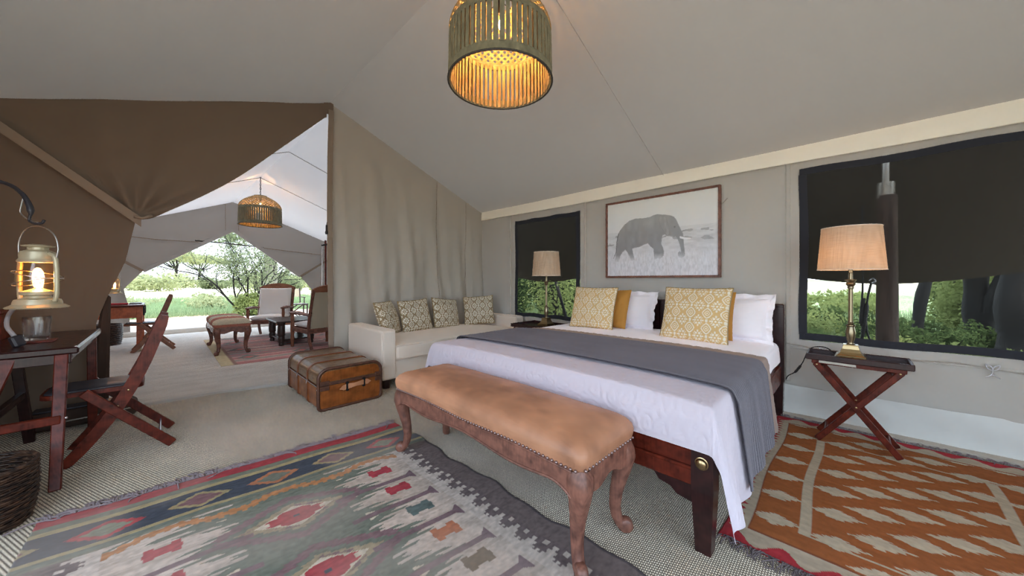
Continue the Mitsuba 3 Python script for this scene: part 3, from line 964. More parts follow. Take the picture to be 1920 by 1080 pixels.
def quilt_mesh():
    st = 0.008
    foot = 0.185
    xs_ = np.r_[np.linspace(-foot, 0, 32), np.linspace(0, QX1 - QX0, int((QX1 - QX0) / st))[1:]]
    dr_, dl = 0.46, 0.40
    W = (BY1 + 0.005) - (BY0 - 0.005)
    t = np.linspace(0, dr_ + W + dl, 370)
    A, B = np.meshgrid(xs_, t, indexing='ij')
    over = np.clip(-A, 0, None)
    X = QX0 + np.clip(A, 0, None)
    Y = np.where(B < dr_, BY0 - 0.005, np.where(B > dr_ + W, BY1 + 0.005, BY0 - 0.005 + B - dr_))
    sd = np.where(B < dr_, dr_ - B, np.where(B > dr_ + W, B - dr_ - W, 0))
    Z = QZ - np.maximum(sd, over) - 0.35 * np.minimum(sd, over)
    # where both hang, the corner sticks out as a soft cone
    corner = np.minimum(over / foot, np.clip(sd / 0.12, 0, 1))
    X = X - 0.018 * np.clip(over / 0.05, 0, 1) - 0.02 * over / foot
    s = np.where(B < dr_ + W / 2, -1, 1)
    P = np.stack([X, Y, Z], -1)
    P = np.stack([gaussian_filter(P[..., k], (2.2, 1.8), mode='nearest') for k in range(3)], -1)
    d = np.clip(sd / 0.45, 0, 1)
    near_foot = np.exp(-np.clip(A, 0, None) / 0.22)
    P[..., 1] += s * (0.045 * d + 0.016 * d * np.sin(A * 21 + 1.2) + 0.05 * d * near_foot)
    P[..., 0] += -0.02 * near_foot * d + np.where(s < 0, 0.0, -0.02) * d * near_foot
    # a corner tip that hangs lower
    tip = np.exp(-((A + 0.10) / 0.16) ** 2) * np.clip(sd / 0.46, 0, 1) ** 2
    P[..., 2] += np.where(s < 0, 0.055, 0.12) * tip
    P[..., 2] += crown(P[..., 0], P[..., 1]) * np.clip(1 - sd / 0.05, 0, 1) * np.clip(1 - over / 0.03, 0, 1)
    top = 0.006 * nz(P[..., 0], P[..., 1], P[..., 2], 6, 83)
    # stitched scrolls: rounded pillows between arc seams
    g = np.stack([A * 12 + 3.0 * nz(A, B, 0, 3, 84), B * 12 + 3.0 * nz(A, B, 0, 3, 85)], -1)
    ring = np.abs(np.sin(np.hypot((g[..., 0] % 1) - 0.5, (g[..., 1] % 1) - 0.5) * 2 * PI * 1.5))
    puff = 0.0042 * ring ** 0.5 * np.clip((0.44 - sd) / 0.05, 0, 1) * np.clip((foot - 0.01 - over) / 0.02, 0, 1)
    n = np.where((sd > 0.03)[..., None], np.stack([0 * s, s, 0 * s], -1), np.where((over > 0.02)[..., None], np.array([-1.0, 0, 0]), np.array([0, 0, 1.0])))
    brown = np.clip((A - (2.56 - QX0)) / 0.02, 0, 1)
    dia = np.abs(np.sin((A + B) * 46)) * np.abs(np.sin((A - B) * 46))
    rel = (1 - brown) * puff + brown * 0.0035 * dia ** 0.5
    return P + n * (top + rel)[..., None], A, B


QP, QA, QB = quilt_mesh()
qt = thing('quilt', 'lilac-grey stitched quilt hanging over the foot and sides of the bed', 'quilt')
i2 = int(np.argmax(QA[:, 0] > 2.50 - QX0))
add(qt + '__cover', grid(QP[:i2 + 1]), 'quilt_lilac', True)
k = add(qt + '__brown_panel', grid(QP[i2:]), 'quilt_brown', True)
part_label(k, 'brown quilted upper part')


def runner_fn(X, t, P):
    rib = np.abs(np.sin(X * PI / 0.0262)) ** 0.6
    n = np.zeros_like(P)
    hang = P[..., 2] < 0.60
    n[..., 2] = np.where(hang, 0, 1)
    n[..., 1] = np.where(hang, np.where(P[..., 1] < 1.4, -1, 1), 0)
    P[..., 2] += crown(X, P[..., 1]) + 0.006 * nz(X, P[..., 1], 0, 4, 86)
    d = np.clip((0.64 - P[..., 2]) / 0.5, 0, 1)
    s = np.where(P[..., 1] < 1.4, -1, 1)
    P[..., 1] += s * (0.060 * d + 0.012 * d * np.sin(X * 21 + 1.2) + 0.012)
    P[..., 0] += -0.05 * d * (X < 2.2) * (2.2 - X) - 0.06 * (P[..., 1] - 1.435) * 0.0
    return P + n * (rib * 0.012)[..., None]


rn = thing('bed_runner', 'charcoal ribbed corduroy throw lying across the bed', 'throw')
RP = sheet(1.83, 2.58, 0.646, BY0 - 0.012, BY1 + 0.012, 0.44, 0.38, 0.0033, runner_fn)
wale = np.abs(np.sin(np.linspace(1.83, 2.58, RP.shape[0]) * PI / 0.0262))[:, None, None] ** 0.8      # groove shade put into the colour, dark between pale ribs
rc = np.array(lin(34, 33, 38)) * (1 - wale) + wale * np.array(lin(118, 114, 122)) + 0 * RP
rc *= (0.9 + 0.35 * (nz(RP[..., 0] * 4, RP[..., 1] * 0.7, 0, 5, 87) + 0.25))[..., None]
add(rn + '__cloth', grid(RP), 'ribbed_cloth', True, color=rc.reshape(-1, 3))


# ------------------------------------------------------------------ pillows and cushions
def cushion(w, h, t, n=44, ears=0.05, seed=0, power=0.5, sag=0.0):
    """Front and back skin of a cushion in its own xz plane (y is thickness, front is -y), and its seam line."""
    u, v = np.meshgrid(np.linspace(-1, 1, n), np.linspace(-1, 1, n), indexing='ij')
    x = u * w / 2 * (1 - ears * np.cos(v * PI / 2) ** 1.0 * np.abs(u) ** 2)
    z = v * h / 2 * (1 - ears * np.cos(u * PI / 2) ** 1.0 * np.abs(v) ** 2)
    th = t / 2 * ((1 - u ** 2) * (1 - v ** 2)) ** power
    th = th * (1 + sag * (-v))
    wr = 0.012 * nz(u * 2, v * 2, seed, 1.6, seed) * np.clip(th / (t / 2) * 4, 0, 1)
    F, Bk = np.stack([x, -th + wr, z], -1), np.stack([x, th + wr, z], -1)
    rim = np.vstack([F[:-1, 0], F[-1, :-1], F[::-1, -1][:-1], F[0, ::-1][:-1]])
    return F, Bk, rim, (u, v)


def place(center, yaw, lean, roll=0):
    """Cushion standing with its front facing -y turned by yaw about z, leaning back by lean degrees."""
    return T().translate(list(center)).rotate([0, 0, 1], yaw).rotate([1, 0, 0], -lean).rotate([0, 1, 0], roll)


def damask(x, z, base, motif, per, seed):
    c = np.empty(x.shape + (3,))
    c[:] = lin(*base)
    def cell(ox, oz):
        a, b = (x + ox) / per, (z + oz) / per
        return (a - np.round(a)) * per, (b - np.round(b)) * per
    s = per / 0.125
    a, b = cell(0, 0)
    d = np.abs(a) / (0.040 * s) + np.abs(b) / (0.050 * s)
    q = np.hypot(a / (0.038 * s), b / (0.044 * s))
    o = 0.5 * d + 0.5 * q
    m = (np.abs(o - 0.88) < 0.105) | (o < 0.15) | (np.abs(o - 0.44) < 0.065)
    m |= (np.hypot(a, np.abs(b) - 0.058 * s) < 0.009 * s)
    a, b = cell(per / 2, per / 2)
    r, g = np.hypot(a, b * 0.88) / s, np.arctan2(b, a)
    pet = 0.043 * (0.62 + 0.38 * np.abs(np.cos(4 * g)))
    m |= (r < pet) & (r > 0.027) & (np.cos(12 * g) > -0.1)
    m |= (np.abs(r - 0.022) < 0.006) & (np.cos(6 * g) > -0.5)
    m |= r < 0.007
    c[m] = lin(*motif)
    return c * (0.9 + 0.25 * (nz(x * 30, z * 30, seed, 6, 91) + 0.3))[..., None]


def make_cushion(name, label, group, w, h, t, base, motif, per, at, seed):
    k = thing(name, label, 'cushion', group)
    F, Bk, rim, _ = cushion(w, h, t, 150, 0.05, seed, 0.42)
    cf = gaussian_filter(damask(F[..., 0], F[..., 2], base, motif, per, seed), (0.5, 0.5, 0))
    scene[k + '__front'] = mikit.ply(grid(F), 'printed_cloth', True, color=cf.reshape(-1, 3), to_world=at)
    F2, B2, r2, _ = cushion(w, h, t, 40, 0.05, seed, 0.42)
    cb = damask(B2[..., 0], B2[..., 2], base, motif, per, seed)
    scene[k + '__back'] = mikit.ply(grid(B2), 'printed_cloth', True, color=cb.reshape(-1, 3), to_world=at)
    scene[k + '__piping'] = mikit.ply(tube(r2, 0.006, 5, closed=True), 'piping', True, to_world=at)
    return k


def plain_pillow(name, label, cat, group, w, h, t, m, at, seed, flange=0.0, ears=0.05):
    k = thing(name, label, cat, group)
    F, Bk, rim, _ = cushion(w, h, t, 50, ears, seed, 0.45)
    scene[k + '__cover'] = mikit.ply(trimesh.util.concatenate([grid(F), grid(Bk)]), m, True, to_world=at)
    if flange:
        c = rim.mean(0)
        ctr = rim - [0, 0, 0]
        out = rim.copy()
        d = rim / (np.linalg.norm(rim, axis=1, keepdims=True) + 1e-9)
        ang = np.arange(len(rim))
        out[:, 0] += np.sign(rim[:, 0]) * flange * np.clip(np.abs(rim[:, 0]) / (w / 2) * 1.3 - 0.15, 0, 1)
        out[:, 2] += np.sign(rim[:, 2]) * flange * np.clip(np.abs(rim[:, 2]) / (h / 2) * 1.3 - 0.15, 0, 1)
        out[:, 1] += 0.018 * np.sin(ang * 0.35 + seed) + 0.01 * np.sin(ang * 0.9)
        mid = (rim + out) / 2
        mid[:, 1] += 0.006 * np.sin(ang * 0.6)
        scene[k + '__flange'] = mikit.ply(grid(np.stack([rim, mid, out]), closed_v=True), m, True, to_world=at)
    return k


# facing the foot of the bed (-x): yaw of -90 turns the front from -y to -x
plain_pillow('pillow', 'white flanged pillow behind the mustard cushion on the left half of the bed', 'pillow', None, 0.76, 0.36, 0.16, 'white_linen', place((3.53, 1.83, 0.822), -90, 20), 3, 0.04)
plain_pillow('pillow', 'large white flanged pillow at the right end of the bed', 'pillow', None, 0.80, 0.36, 0.19, 'white_linen', place((3.50, 0.88, 0.822), -90, 22), 9, 0.045)
plain_pillow('velvet_cushion', 'mustard velvet cushion between the left patterned cushion and the white pillow', 'cushion', None, 0.46, 0.42, 0.13, 'mustard_velvet', place((3.375, 1.86, 0.848), -92, 19), 5)
plain_pillow('velvet_cushion', 'mustard velvet cushion mostly hidden behind the right patterned cushion', 'cushion', None, 0.46, 0.42, 0.13, 'mustard_velvet', place((3.345, 0.92, 0.848), -90, 18), 6)
make_cushion('damask_cushion', 'yellow and cream medallion cushion on the left half of the bed', None, 0.50, 0.45, 0.17, (212, 176, 118), (236, 226, 206), 0.118, place((3.235, 1.965, 0.855), -88, 18), 2)
make_cushion('damask_cushion', 'large yellow and cream medallion cushion on the right half of the bed', None, 0.54, 0.47, 0.17, (212, 176, 118), (236, 226, 206), 0.125, place((3.185, 0.95, 0.857), -94, 17), 4)


# ------------------------------------------------------------------ bench at the foot of the bed
def rrect(hx, hy, r, n=6):
    pts = []
    for cx, cy, a0 in ((hx - r, hy - r, 0), (-hx + r, hy - r, 90), (-hx + r, -hy + r, 180), (hx - r, -hy + r, 270)):
        for k in range(n + 1):
            a = math.radians(a0 + 90 * k / n)
            pts.append((cx + r * math.cos(a), cy + r * math.sin(a)))
    return np.array(pts)


def densify(ring, step):
    out = []
    n = len(ring)
    for i in range(n):
        a, b = ring[i], ring[(i + 1) % n]
        m = max(1, int(np.linalg.norm(b - a) / step))
        for k in range(m):
            out.append(a + (b - a) * k / m)
    return np.array(out)


def make_bench(name, label, hx, hy, cx, cy, leather, wood, nails=True, group=None, top=0.0):
    k = thing(name, label, 'bench', group)
    lx, ly = hx - 0.05, hy - 0.05

    def wave_top(y):
        return 0.430 - 0.004 * np.cos(y / hy * PI * 2)
    for sx in (-1, 1):
        for sy in (-1, 1):
            o = np.array([sx * 0.62, sy * 0.78])
            secs = []
            for z, off, a in [(0.452, -0.004, 0.036), (0.430, 0.0, 0.044), (0.39, 0.014, 0.048), (0.35, 0.022, 0.046), (0.30, 0.016, 0.039), (0.24, 0.0, 0.032), (0.18, -0.014, 0.027), (0.12, -0.020, 0.0235), (0.07, -0.012, 0.022), (0.035, 0.008, 0.023), (0.012, 0.018, 0.018)]:
                g = np.arange(16) * 2 * PI / 16
                q = (np.abs(np.cos(g)) ** 3.2 + np.abs(np.sin(g)) ** 3.2) ** (-1 / 3.2)
                c = np.array([sx * lx, sy * ly]) + o * off
                secs.append(np.stack([cx + c[0] + a * q * np.cos(g), cy + c[1] + a * q * np.sin(g), 0 * g + z], -1))
            leg = loft(secs)
            f = np.array([sx * lx, sy * ly]) + o * 0.028
            L = add(k + '__leg', leg, wood, 50)
            foot = lathe([(0.0, -0.022), (0.024, -0.022), (0.032, -0.014), (0.033, 0.0), (0.032, 0.014), (0.024, 0.022), (0.012, 0.026), (0.0, 0.026)], n=20)
            ax = np.array([-o[1], o[0], 0]) / np.linalg.norm(o)
            M = trimesh.geometry.align_vectors([0, 0, 1], ax)
            foot.apply_transform(M)
            foot.apply_translation((cx + f[0], cy + f[1], 0.034))
            add(L + '__scroll_foot', foot, wood, 50)
    for sx in (-1, 1):
        ys = np.linspace(-ly - 0.0, ly + 0.0, 60)
        e = (np.abs(ys) - (ly - 0.12)) / 0.12
        bot = 0.352 + 0.012 * np.cos(ys / hy * PI * 2) - 0.045 * np.clip(e, 0, 1) ** 2
        poly = list(zip(cy + ys, wave_top(ys) + 0.004)) + list(zip(cy + ys[::-1], bot[::-1]))
        xo = cx + sx * (hx - 0.016)
        A = add(k + '__apron', prism(poly, 'x', xo - 0.015, xo + 0.015), wood, 30)
        add(A + '__bead', tube(np.stack([np.full_like(ys, xo + sx * 0.016), cy + ys, bot + 0.006], -1), 0.006, 6), wood, True)
        add(A + '__bead', tube(np.stack([np.full_like(ys, xo + sx * 0.015), cy + ys, wave_top(ys) - 0.006], -1), 0.004, 6), wood, True)
    for sy in (-1, 1):
        xs_ = np.linspace(-lx, lx, 30)
        bot = 0.345 + 0.015 * np.cos(xs_ / hx * PI * 2)
        poly = list(zip(cx + xs_, 0 * xs_ + 0.432)) + list(zip(cx + xs_[::-1], bot[::-1]))
        yo = cy + sy * (hy - 0.016)
        add(k + '__apron', prism(poly, 'y', yo - 0.015, yo + 0.015), wood, 30)
    rings = []
    for ins, z in [(0.004, 0.426), (0.0, 0.438), (-0.006, 0.455), (-0.009, 0.475), (-0.004, 0.497), (0.012, 0.517), (0.035, 0.531), (0.07, 0.540), (0.11, 0.546), (0.15, 0.549), (0.18, 0.550)]:
        r = densify(rrect(hx - ins, hy - ins, max(0.012, 0.05 - ins * 0.1)), 0.05) if ins <= 0.0001 or True else None
        rings.append((r, z))
    base = densify(rrect(hx, hy, 0.045, 6), 0.04)
    S = []
    for ins, z in [(0.004, 0.424), (0.0, 0.438), (-0.006, 0.455), (-0.009, 0.475), (-0.004, 0.497), (0.012, 0.517), (0.035, 0.531), (0.07, 0.540), (0.11, 0.546), (0.15, 0.549), (hx - 0.02, 0.551)]:
        fx, fy = (hx - ins) / hx, (hy - ins) / hy
        p = base * [fx, fy]
        zc = z + top + 0.010 * (1 - (p[:, 1] / hy) ** 2) * np.clip((z - 0.47) / 0.06, 0, 1) + (0.003 * nz(p[:, 0], p[:, 1], z, 7, 95))
        if z < 0.44:
            zc = z + 0 * zc - 0.004 * np.cos(p[:, 1] / hy * PI * 2)
        S.append(np.stack([cx + p[:, 0], cy + p[:, 1], zc], -1))
    U = add(k + '__upholstery', loft(S), leather, True)
    if leather == 'bench_leather':
        for o in (0.035, -0.002):
            add(U + '__corner_pleat', tube(spline([(cx - hx + 0.0 + max(0, -o) , cy - hy + 0.03 + o, 0.445), (cx - hx - 0.004 + max(0, 0.03 - o) * 0.5, cy - hy + 0.02 + o * 0.8, 0.47), (cx - hx + 0.012 + max(0, 0.03 - o) * 0.5, cy - hy + 0.024 + o, 0.508)], 10), [0.001, 0.002, 0.003, 0.003, 0.003, 0.003, 0.003, 0.002, 0.002, 0.001], 5), 'trunk_edge', True)
    if nails:
        nl = mikit.ply(trimesh.creation.icosphere(subdivisions=1, radius=0.0066), 'nail', True)
        spots = [(cx - hx - 0.002, cy + yy, float(wave_top(yy)) + 0.006) for yy in np.arange(-hy + 0.03, hy - 0.02, 0.0222)]
        spots += [(cx + xx, cy - hy - 0.002, 0.437) for xx in np.arange(-hx + 0.02, hx - 0.02, 0.024)]
        for s in spots:
            scene[num(k + '__nail')] = {**nl, 'to_world': T().translate(list(s))}
    return k


make_bench('upholstered_bench', 'tan leather bench with carved scroll legs and nailhead trim at the foot of the bed', 0.215, 0.735, 1.302, 1.440, 'bench_leather', 'walnut')

# ------------------------------------------------------------------ sofa
SX0, SX1, SY0, SY1 = 1.585, 3.735, 3.44, 4.36
so = thing('sofa', 'backless beige linen sofa with low square arms along the canvas curtain', 'sofa')
add(so + '__base', rbox(SX0 + 0.01, SX1 - 0.01, SY0 + 0.015, SY1, 0.10, 0.30, 0.015, 2), 'sofa_linen', 40)
for a, b in ((SX0, SX0 + 0.155), (SX1 - 0.155, SX1)):
    A = add(so + '__arm', rbox(a, b, SY0, SY1 + 0.01, 0.10, 0.622, 0.028, 3), 'sofa_linen', 40)
    for x in (a + 0.012, b - 0.012):
        add(A + '__welt', tube([(x, SY0 + 0.006, 0.11), (x, SY0 + 0.004, 0.60), (x, SY0 + 0.014, 0.616), (x, SY0 + 0.05, 0.6205), (x, SY1 - 0.02, 0.6205)], 0.0045, 6), 'sofa_linen', True)
n = 60
u, v = np.meshgrid(np.linspace(-1, 1, n), np.linspace(-1, 1, n), indexing='ij')
cx_, cy_, hx_, hy_ = (SX0 + SX1) / 2, (SY0 + SY1) / 2, (SX1 - SX0) / 2 - 0.158, (SY1 - SY0) / 2
S = []
base = densify(rrect(hx_, hy_, 0.03, 4), 0.06)
for ins, z in [(0.03, 0.298), (0.006, 0.302), (0.0, 0.32), (-0.004, 0.37), (0.0, 0.43), (0.006, 0.447), (0.03, 0.456), (0.10, 0.468), (0.2, 0.476), (0.3, 0.480), (0.42, 0.482)]:
    p = base * [(hx_ - ins) / hx_, (hy_ - ins) / hy_]
    S.append(np.stack([cx_ + p[:, 0], cy_ - 0.01 + p[:, 1] - 0.03 * (p[:, 1] < 0) * (1 - (p[:, 0] / hx_) ** 2), z + 0.012 * (1 - (p[:, 0] / hx_) ** 2) * (z > 0.44) + 0.008 * nz(p[:, 0], p[:, 1], z, 4, 97) * (z > 0.44)], -1))
SC = add(so + '__seat_cushion', loft(S), 'sofa_linen', True)
for zz_, q in ((0.312, 3), (0.449, 5)):
    r = S[q][S[q][:, 1] < SY0 + 0.06]
    r = r[np.argsort(r[:, 0])]
    add(SC + '__welt', tube(r + [0, -0.002, zz_ - r[:, 2].mean()], 0.0045, 6), 'sofa_linen', True)
for x in (SX0 + 0.08, SX1 - 0.08):
    for y in (SY0 + 0.08, SY1 - 0.08):
        add(so + '__foot', cbox(x - 0.03, x + 0.03, y - 0.03, y + 0.03, 0, 0.105), 'mahogany_dark')
cs = [((1.955, 4.08, 0.682), 38, 20, 0, 'leftmost patterned cushion on the sofa, turned sideways against the arm'), ((2.345, 4.10, 0.682), 2, 17, -3, 'second patterned cushion from the left on the beige sofa'), ((2.83, 4.11, 0.680), 6, 19, 7, 'third patterned cushion from the left on the beige sofa, tilted'), ((3.33, 3.98, 0.698), -40, 14, -4, 'rightmost patterned cushion on the sofa, in the corner by the right arm')]
base_k = None
for q, (c, yaw, lean, roll, lab) in enumerate(cs):
    m = place(c, yaw, lean, roll)
    if base_k is None:
        base_k = make_cushion('sofa_cushion', lab, 'patterned cushions on the sofa', 0.44, 0.42, 0.16, (148, 126, 90), (242, 234, 218), 0.118, m, 8)
        m0 = m
    else:
        k = dup(base_k, 'sofa_cushion', lab, T())
        for s in ('__front', '__back', '__piping'):
            scene[k + s] = {**scene[base_k + s], 'to_world': m}

# ------------------------------------------------------------------ trunk
TX0, TX1, TY0, TY1, TH = 0.945, 1.500, 3.275, 4.26, 0.365
tk = thing('trunk', 'old wooden steamer trunk with bent ribs and a leather handle on the matting', 'trunk')
seam_z = 0.225


def trunk_profile(x0, x1, z0, z1, r, n=8):
    """Rounded outline in xz."""
    pts = []
    for cx, cz, a0 in ((x1 - r, z1 - r, 0), (x0 + r, z1 - r, 90)):
        for q in range(n + 1):
            a = math.radians(a0 + 90 * q / n)
            pts.append((cx + r * math.cos(a), cz + r * math.sin(a)))
    rb = 0.035
    for cx, cz, a0 in ((x0 + rb, z0 + rb, 180), (x1 - rb, z0 + rb, 270)):
        for q in range(5):
            a = math.radians(a0 + 90 * q / 4)
            pts.append((cx + rb * math.cos(a), cz + rb * math.sin(a)))
    return pts


prof = trunk_profile(TX0, TX1, 0.012, TH, 0.085)
low = Polygon(prof).intersection(shapely.box(0, 0, 9, seam_z - 0.008))
top = Polygon(prof).intersection(shapely.box(0, seam_z + 0.008, 9, 9))
add(tk + '__body', prism(low.exterior.coords, 'y', TY0 + 0.006, TY1 - 0.006), 'trunk_panel', 30)
lid = add(tk + '__lid', prism(top.exterior.coords, 'y', TY0 + 0.006, TY1 - 0.006), 'trunk_lid', 30)
for a_, b_ in ((TY0 + 0.001, TY0 + 0.008), (TY1 - 0.008, TY1 - 0.001)):
    add(lid + '__end_panel', prism(top.buffer(-0.02).exterior.coords, 'y', a_, b_), 'trunk_panel', 30)
core = Polygon(prof).buffer(-0.012).intersection(shapely.box(0, seam_z - 0.012, 9, seam_z + 0.012))
add(tk + '__seam_core', prism(core.exterior.coords, 'y', TY0 + 0.012, TY1 - 0.012), 'black_iron')
pp = np.array(prof + prof[:1])
loop = densify(np.array(prof), 0.02)
for yy in (TY0 + 0.010, TY1 - 0.010):
    add(tk + '__edge_binding', [tube(np.stack([loop[:, 0], 0 * loop[:, 0] + yy, loop[:, 1]], -1), 0.0145, 6, closed=True)], 'trunk_edge', True)
for yy in (3.60, 3.925):
    o = densify(np.array(Polygon(prof).buffer(0.006, join_style=1).exterior.coords)[:-1], 0.02)
    i = densify(np.array(Polygon(prof).buffer(-0.004, join_style=1).exterior.coords)[:-1], 0.02)
    po = Polygon(prof).buffer(0.008, join_style=1).difference(Polygon(prof).buffer(-0.006))
    po = po.difference(shapely.box(0, seam_z - 0.004, 9, seam_z + 0.004))
    add(tk + '__rib', trimesh.util.concatenate([prism_ for prism_ in [frame(np.array([[1, 0, 0, 0], [0, 0, 1, yy - 0.017], [0, 1, 0, 0], [0, 0, 0, 1.0]]), trimesh.creation.extrude_polygon(g, 0.034, engine='earcut')) for g in po.geoms]]), 'trunk_rib', 30)
add(tk + '__metal_strip', bar((TX0 - 0.003, TY0 + 0.01, seam_z - 0.010), (TX0 - 0.003, TY1 - 0.01, seam_z - 0.010), 0.006, 0.009, (0, 0, 1), 0.001), 'steel')
for yy in (TY0 + 0.012, 3.60, 3.925, TY1 - 0.012):
    add(tk + '__catch', bar((TX0 - 0.012, yy, seam_z - 0.030), (TX0 - 0.004, yy, seam_z + 0.002), 0.014, 0.006, (1, 0, 0), 0.001), 'steel')
add(tk + '__seam_band', [cbox(TX0 + 0.05, TX1 - 0.03, TY0 - 0.003, TY0 + 0.004, seam_z - 0.004, seam_z + 0.022, 0.001)], 'trunk_edge')
for x0, x1 in ((TX0 + 0.01, TX0 + 0.085), (TX1 - 0.06, TX1 - 0.006)):
    for z0 in (seam_z - 0.045, seam_z - 0.002):
        add(tk + '__corner_plate', cbox(x0, x1, TY0 - 0.007, TY0 + 0.004, z0, z0 + 0.040, 0.003), 'trunk_edge')
hx0, hx1, hz = 1.115, 1.395, 0.170
s = np.linspace(0, 1, 28)
wd = 0.030 * np.clip(np.minimum(s, 1 - s) * 9, 0.25, 1) - 0.008 * np.exp(-((s - 0.5) / 0.2) ** 2)
zz = hz + 0.012 * np.sin(s * PI) + 0.02 * s
yo = TY0 - 0.008 - 0.016 * np.clip(np.sin((s - 0.2) / 0.6 * PI), 0, 1) * (s > 0.2) * (s < 0.8)
secs = [np.array([(hx0 + (hx1 - hx0) * a, y_ - 0.004, z_ - w), (hx0 + (hx1 - hx0) * a, y_ + 0.004, z_ - w), (hx0 + (hx1 - hx0) * a, y_ + 0.004, z_ + w), (hx0 + (hx1 - hx0) * a, y_ - 0.004, z_ + w)]) for a, y_, z_, w in zip(s, yo, zz, wd * 0.8)]
Hn = add(tk + '__handle', loft(secs), 'tan_leather', 40)
part_label(Hn, 'tan leather carrying handle')
for a in (0.235, 0.765):
    x = hx0 + (hx1 - hx0) * a
    z = hz + 0.012 * math.sin(a * PI) + 0.02 * a
    add(Hn + '__loop', cbox(x - 0.012, x + 0.012, TY0 - 0.016, TY0 + 0.004, z - 0.042, z + 0.042, 0.004), 'black_iron')

# ------------------------------------------------------------------ campaign desk on the left
dk = thing('desk', 'dark mahogany campaign desk on splayed legs along the left canvas', 'desk')
DX0, DX1, DY0, DY1 = -0.94, -0.352, 3.29, 4.37
add(dk + '__top', [cbox(DX0, DX1, DY0, DY1, 0.712, 0.752, 0.008)], 'mahogany_dark')
add(dk + '__edge_trim', bar((DX1 - 0.012, DY0 + 0.01, 0.754), (DX1 - 0.012, DY1 - 0.01, 0.754), 0.014, 0.006, r=0.002), 'steel')
add(dk + '__frame_rail', [cbox(DX0 + 0.04, DX1 - 0.03, DY0 + 0.02, DY0 + 0.05, 0.655, 0.713), cbox(DX1 - 0.06, DX1 - 0.03, DY0 + 0.05, DY1 - 0.05, 0.67, 0.713)], 'mahogany_dark')
L = [add(dk + '__leg', bar((-0.418, 3.325, 0.712), (-0.412, 3.09, 0.0), 0.052, 0.04, (0, 1, 0), 0.004, 0.044, 0.034), 'mahogany'),
     add(dk + '__leg', bar((-0.39, 4.235, 0.712), (-0.385, 4.235, 0.0), 0.048, 0.045, (0, 1, 0), 0.004), 'mahogany'),
     add(dk + '__leg', bar((-0.60, 3.33, 0.712), (-0.80, 3.25, 0.0), 0.058, 0.04, (0, 1, 0), 0.004), 'mahogany'),
     add(dk + '__leg', bar((-0.72, 4.1, 0.712), (-0.66, 4.15, 0.0), 0.05, 0.045, (0, 1, 0), 0.004), 'mahogany_dark')]
add(dk + '__stretcher', bar((-0.405, 3.195, 0.360), (-0.99, 3.22, 0.350), 0.036, 0.045, (0, 0, 1), 0.004), 'mahogany')
add(dk + '__stretcher', bar((-0.70, 3.30, 0.345), (-0.69, 4.12, 0.345), 0.036, 0.045, (0, 0, 1), 0.004), 'mahogany_dark')
add(L[0] + '__bolt', sphere((-0.388, 3.20, 0.362), 0.008, 1), 'steel', True)


# ------------------------------------------------------------------ folding chairs
def make_chair(name, label, group):
    """Folding chair facing -x; built at its place by the desk, origin of the copy at (0, 3.575, 0)."""
    k = thing(name, label, 'chair', group)
    for y in (3.405, 3.745):
        c = [(-0.432, 0.0), (-0.33, 0.13), (-0.225, 0.29), (-0.15, 0.44), (-0.085, 0.60), (-0.02, 0.80), (0.012, 0.905)]
        c = spline([(a, 0, b) for a, b in c], 28)[:, [0, 2]]
        t = np.gradient(c, axis=0)
        t /= np.linalg.norm(t, axis=1, keepdims=True)
        nrm = np.stack([-t[:, 1], t[:, 0]], -1)
        w = np.interp(np.linspace(0, 1, 28), [0, 0.1, 0.5, 0.9, 1], [0.024, 0.030, 0.034, 0.030, 0.020])[:, None]
        poly = np.vstack([c + nrm * w, (c - nrm * w)[::-1]])
        poly[:, 1] = np.clip(poly[:, 1], 0.0, None)
        S_ = add(k + '__back_post', prism(poly, 'y', y - 0.011, y + 0.011), 'mahogany', 35)
        for px, pz in ((-0.158, 0.425), (-0.205, 0.33)):
            add(S_ + '__rivet', sphere((px, y - 0.012, pz), (0.007, 0.003, 0.007), 1), 'brass', True)
    for y in (3.378, 3.772):
        add(k + '__cross_leg', bar((-0.345, y, 0.452), (0.050, y, 0.014), 0.022, 0.052, (0, 0, 1), 0.004), 'mahogany')
    add(k + '__rod', tube([(-0.012, 3.37, 0.085), (-0.012, 3.78, 0.085)], 0.007, 10), 'steel', True)
    add(k + '__rod', tube([(-0.30, 3.40, 0.17), (-0.30, 3.75, 0.17)], 0.013, 10), 'mahogany', True)
    poly = rrect(0.215, 0.155, 0.06) + [-0.305, 3.575]
    add(k + '__seat_frame', prism(poly, 'z', 0.425, 0.452), 'mahogany', 30)
    S = []
    b0 = densify(rrect(0.200, 0.150, 0.05), 0.04)
    for ins, z in [(0, 0.450), (0.0, 0.458), (0.01, 0.466), (0.05, 0.468), (0.10, 0.464), (0.14, 0.462)]:
        p = b0 * [(0.200 - ins) / 0.200, (0.150 - ins) / 0.150]
        S.append(np.stack([p[:, 0] - 0.305, p[:, 1] + 3.575, 0 * p[:, 0] + z], -1))
    add(k + '__seat_pad', loft(S), 'black_leather', True)
    for x, z in ((-0.012, 0.845), (-0.035, 0.775), (-0.06, 0.70)):
        add(k + '__back_slat', bar((x - 0.012, 3.415, z), (x - 0.012, 3.735, z), 0.012, 0.052, (0.3, 0, 1), 0.003), 'mahogany')
    add(k + '__bracket', cbox(-0.125, -0.105, 3.42, 3.44, 0.52, 0.58, 0.002), 'steel')
    return k


ch = make_chair('folding_chair', 'dark red folding chair with black leather seat facing the near desk', None)
dup(ch, 'folding_chair', 'folding wooden chair at the lounge desk in front of the bright doorway', T().translate([0.09, 4.62, 0.0]), swap={'mahogany': 'oak'})  # lighter wood swapped in: orange light on this copy put into its colour

# ------------------------------------------------------------------ wastebasket, bag under the desk


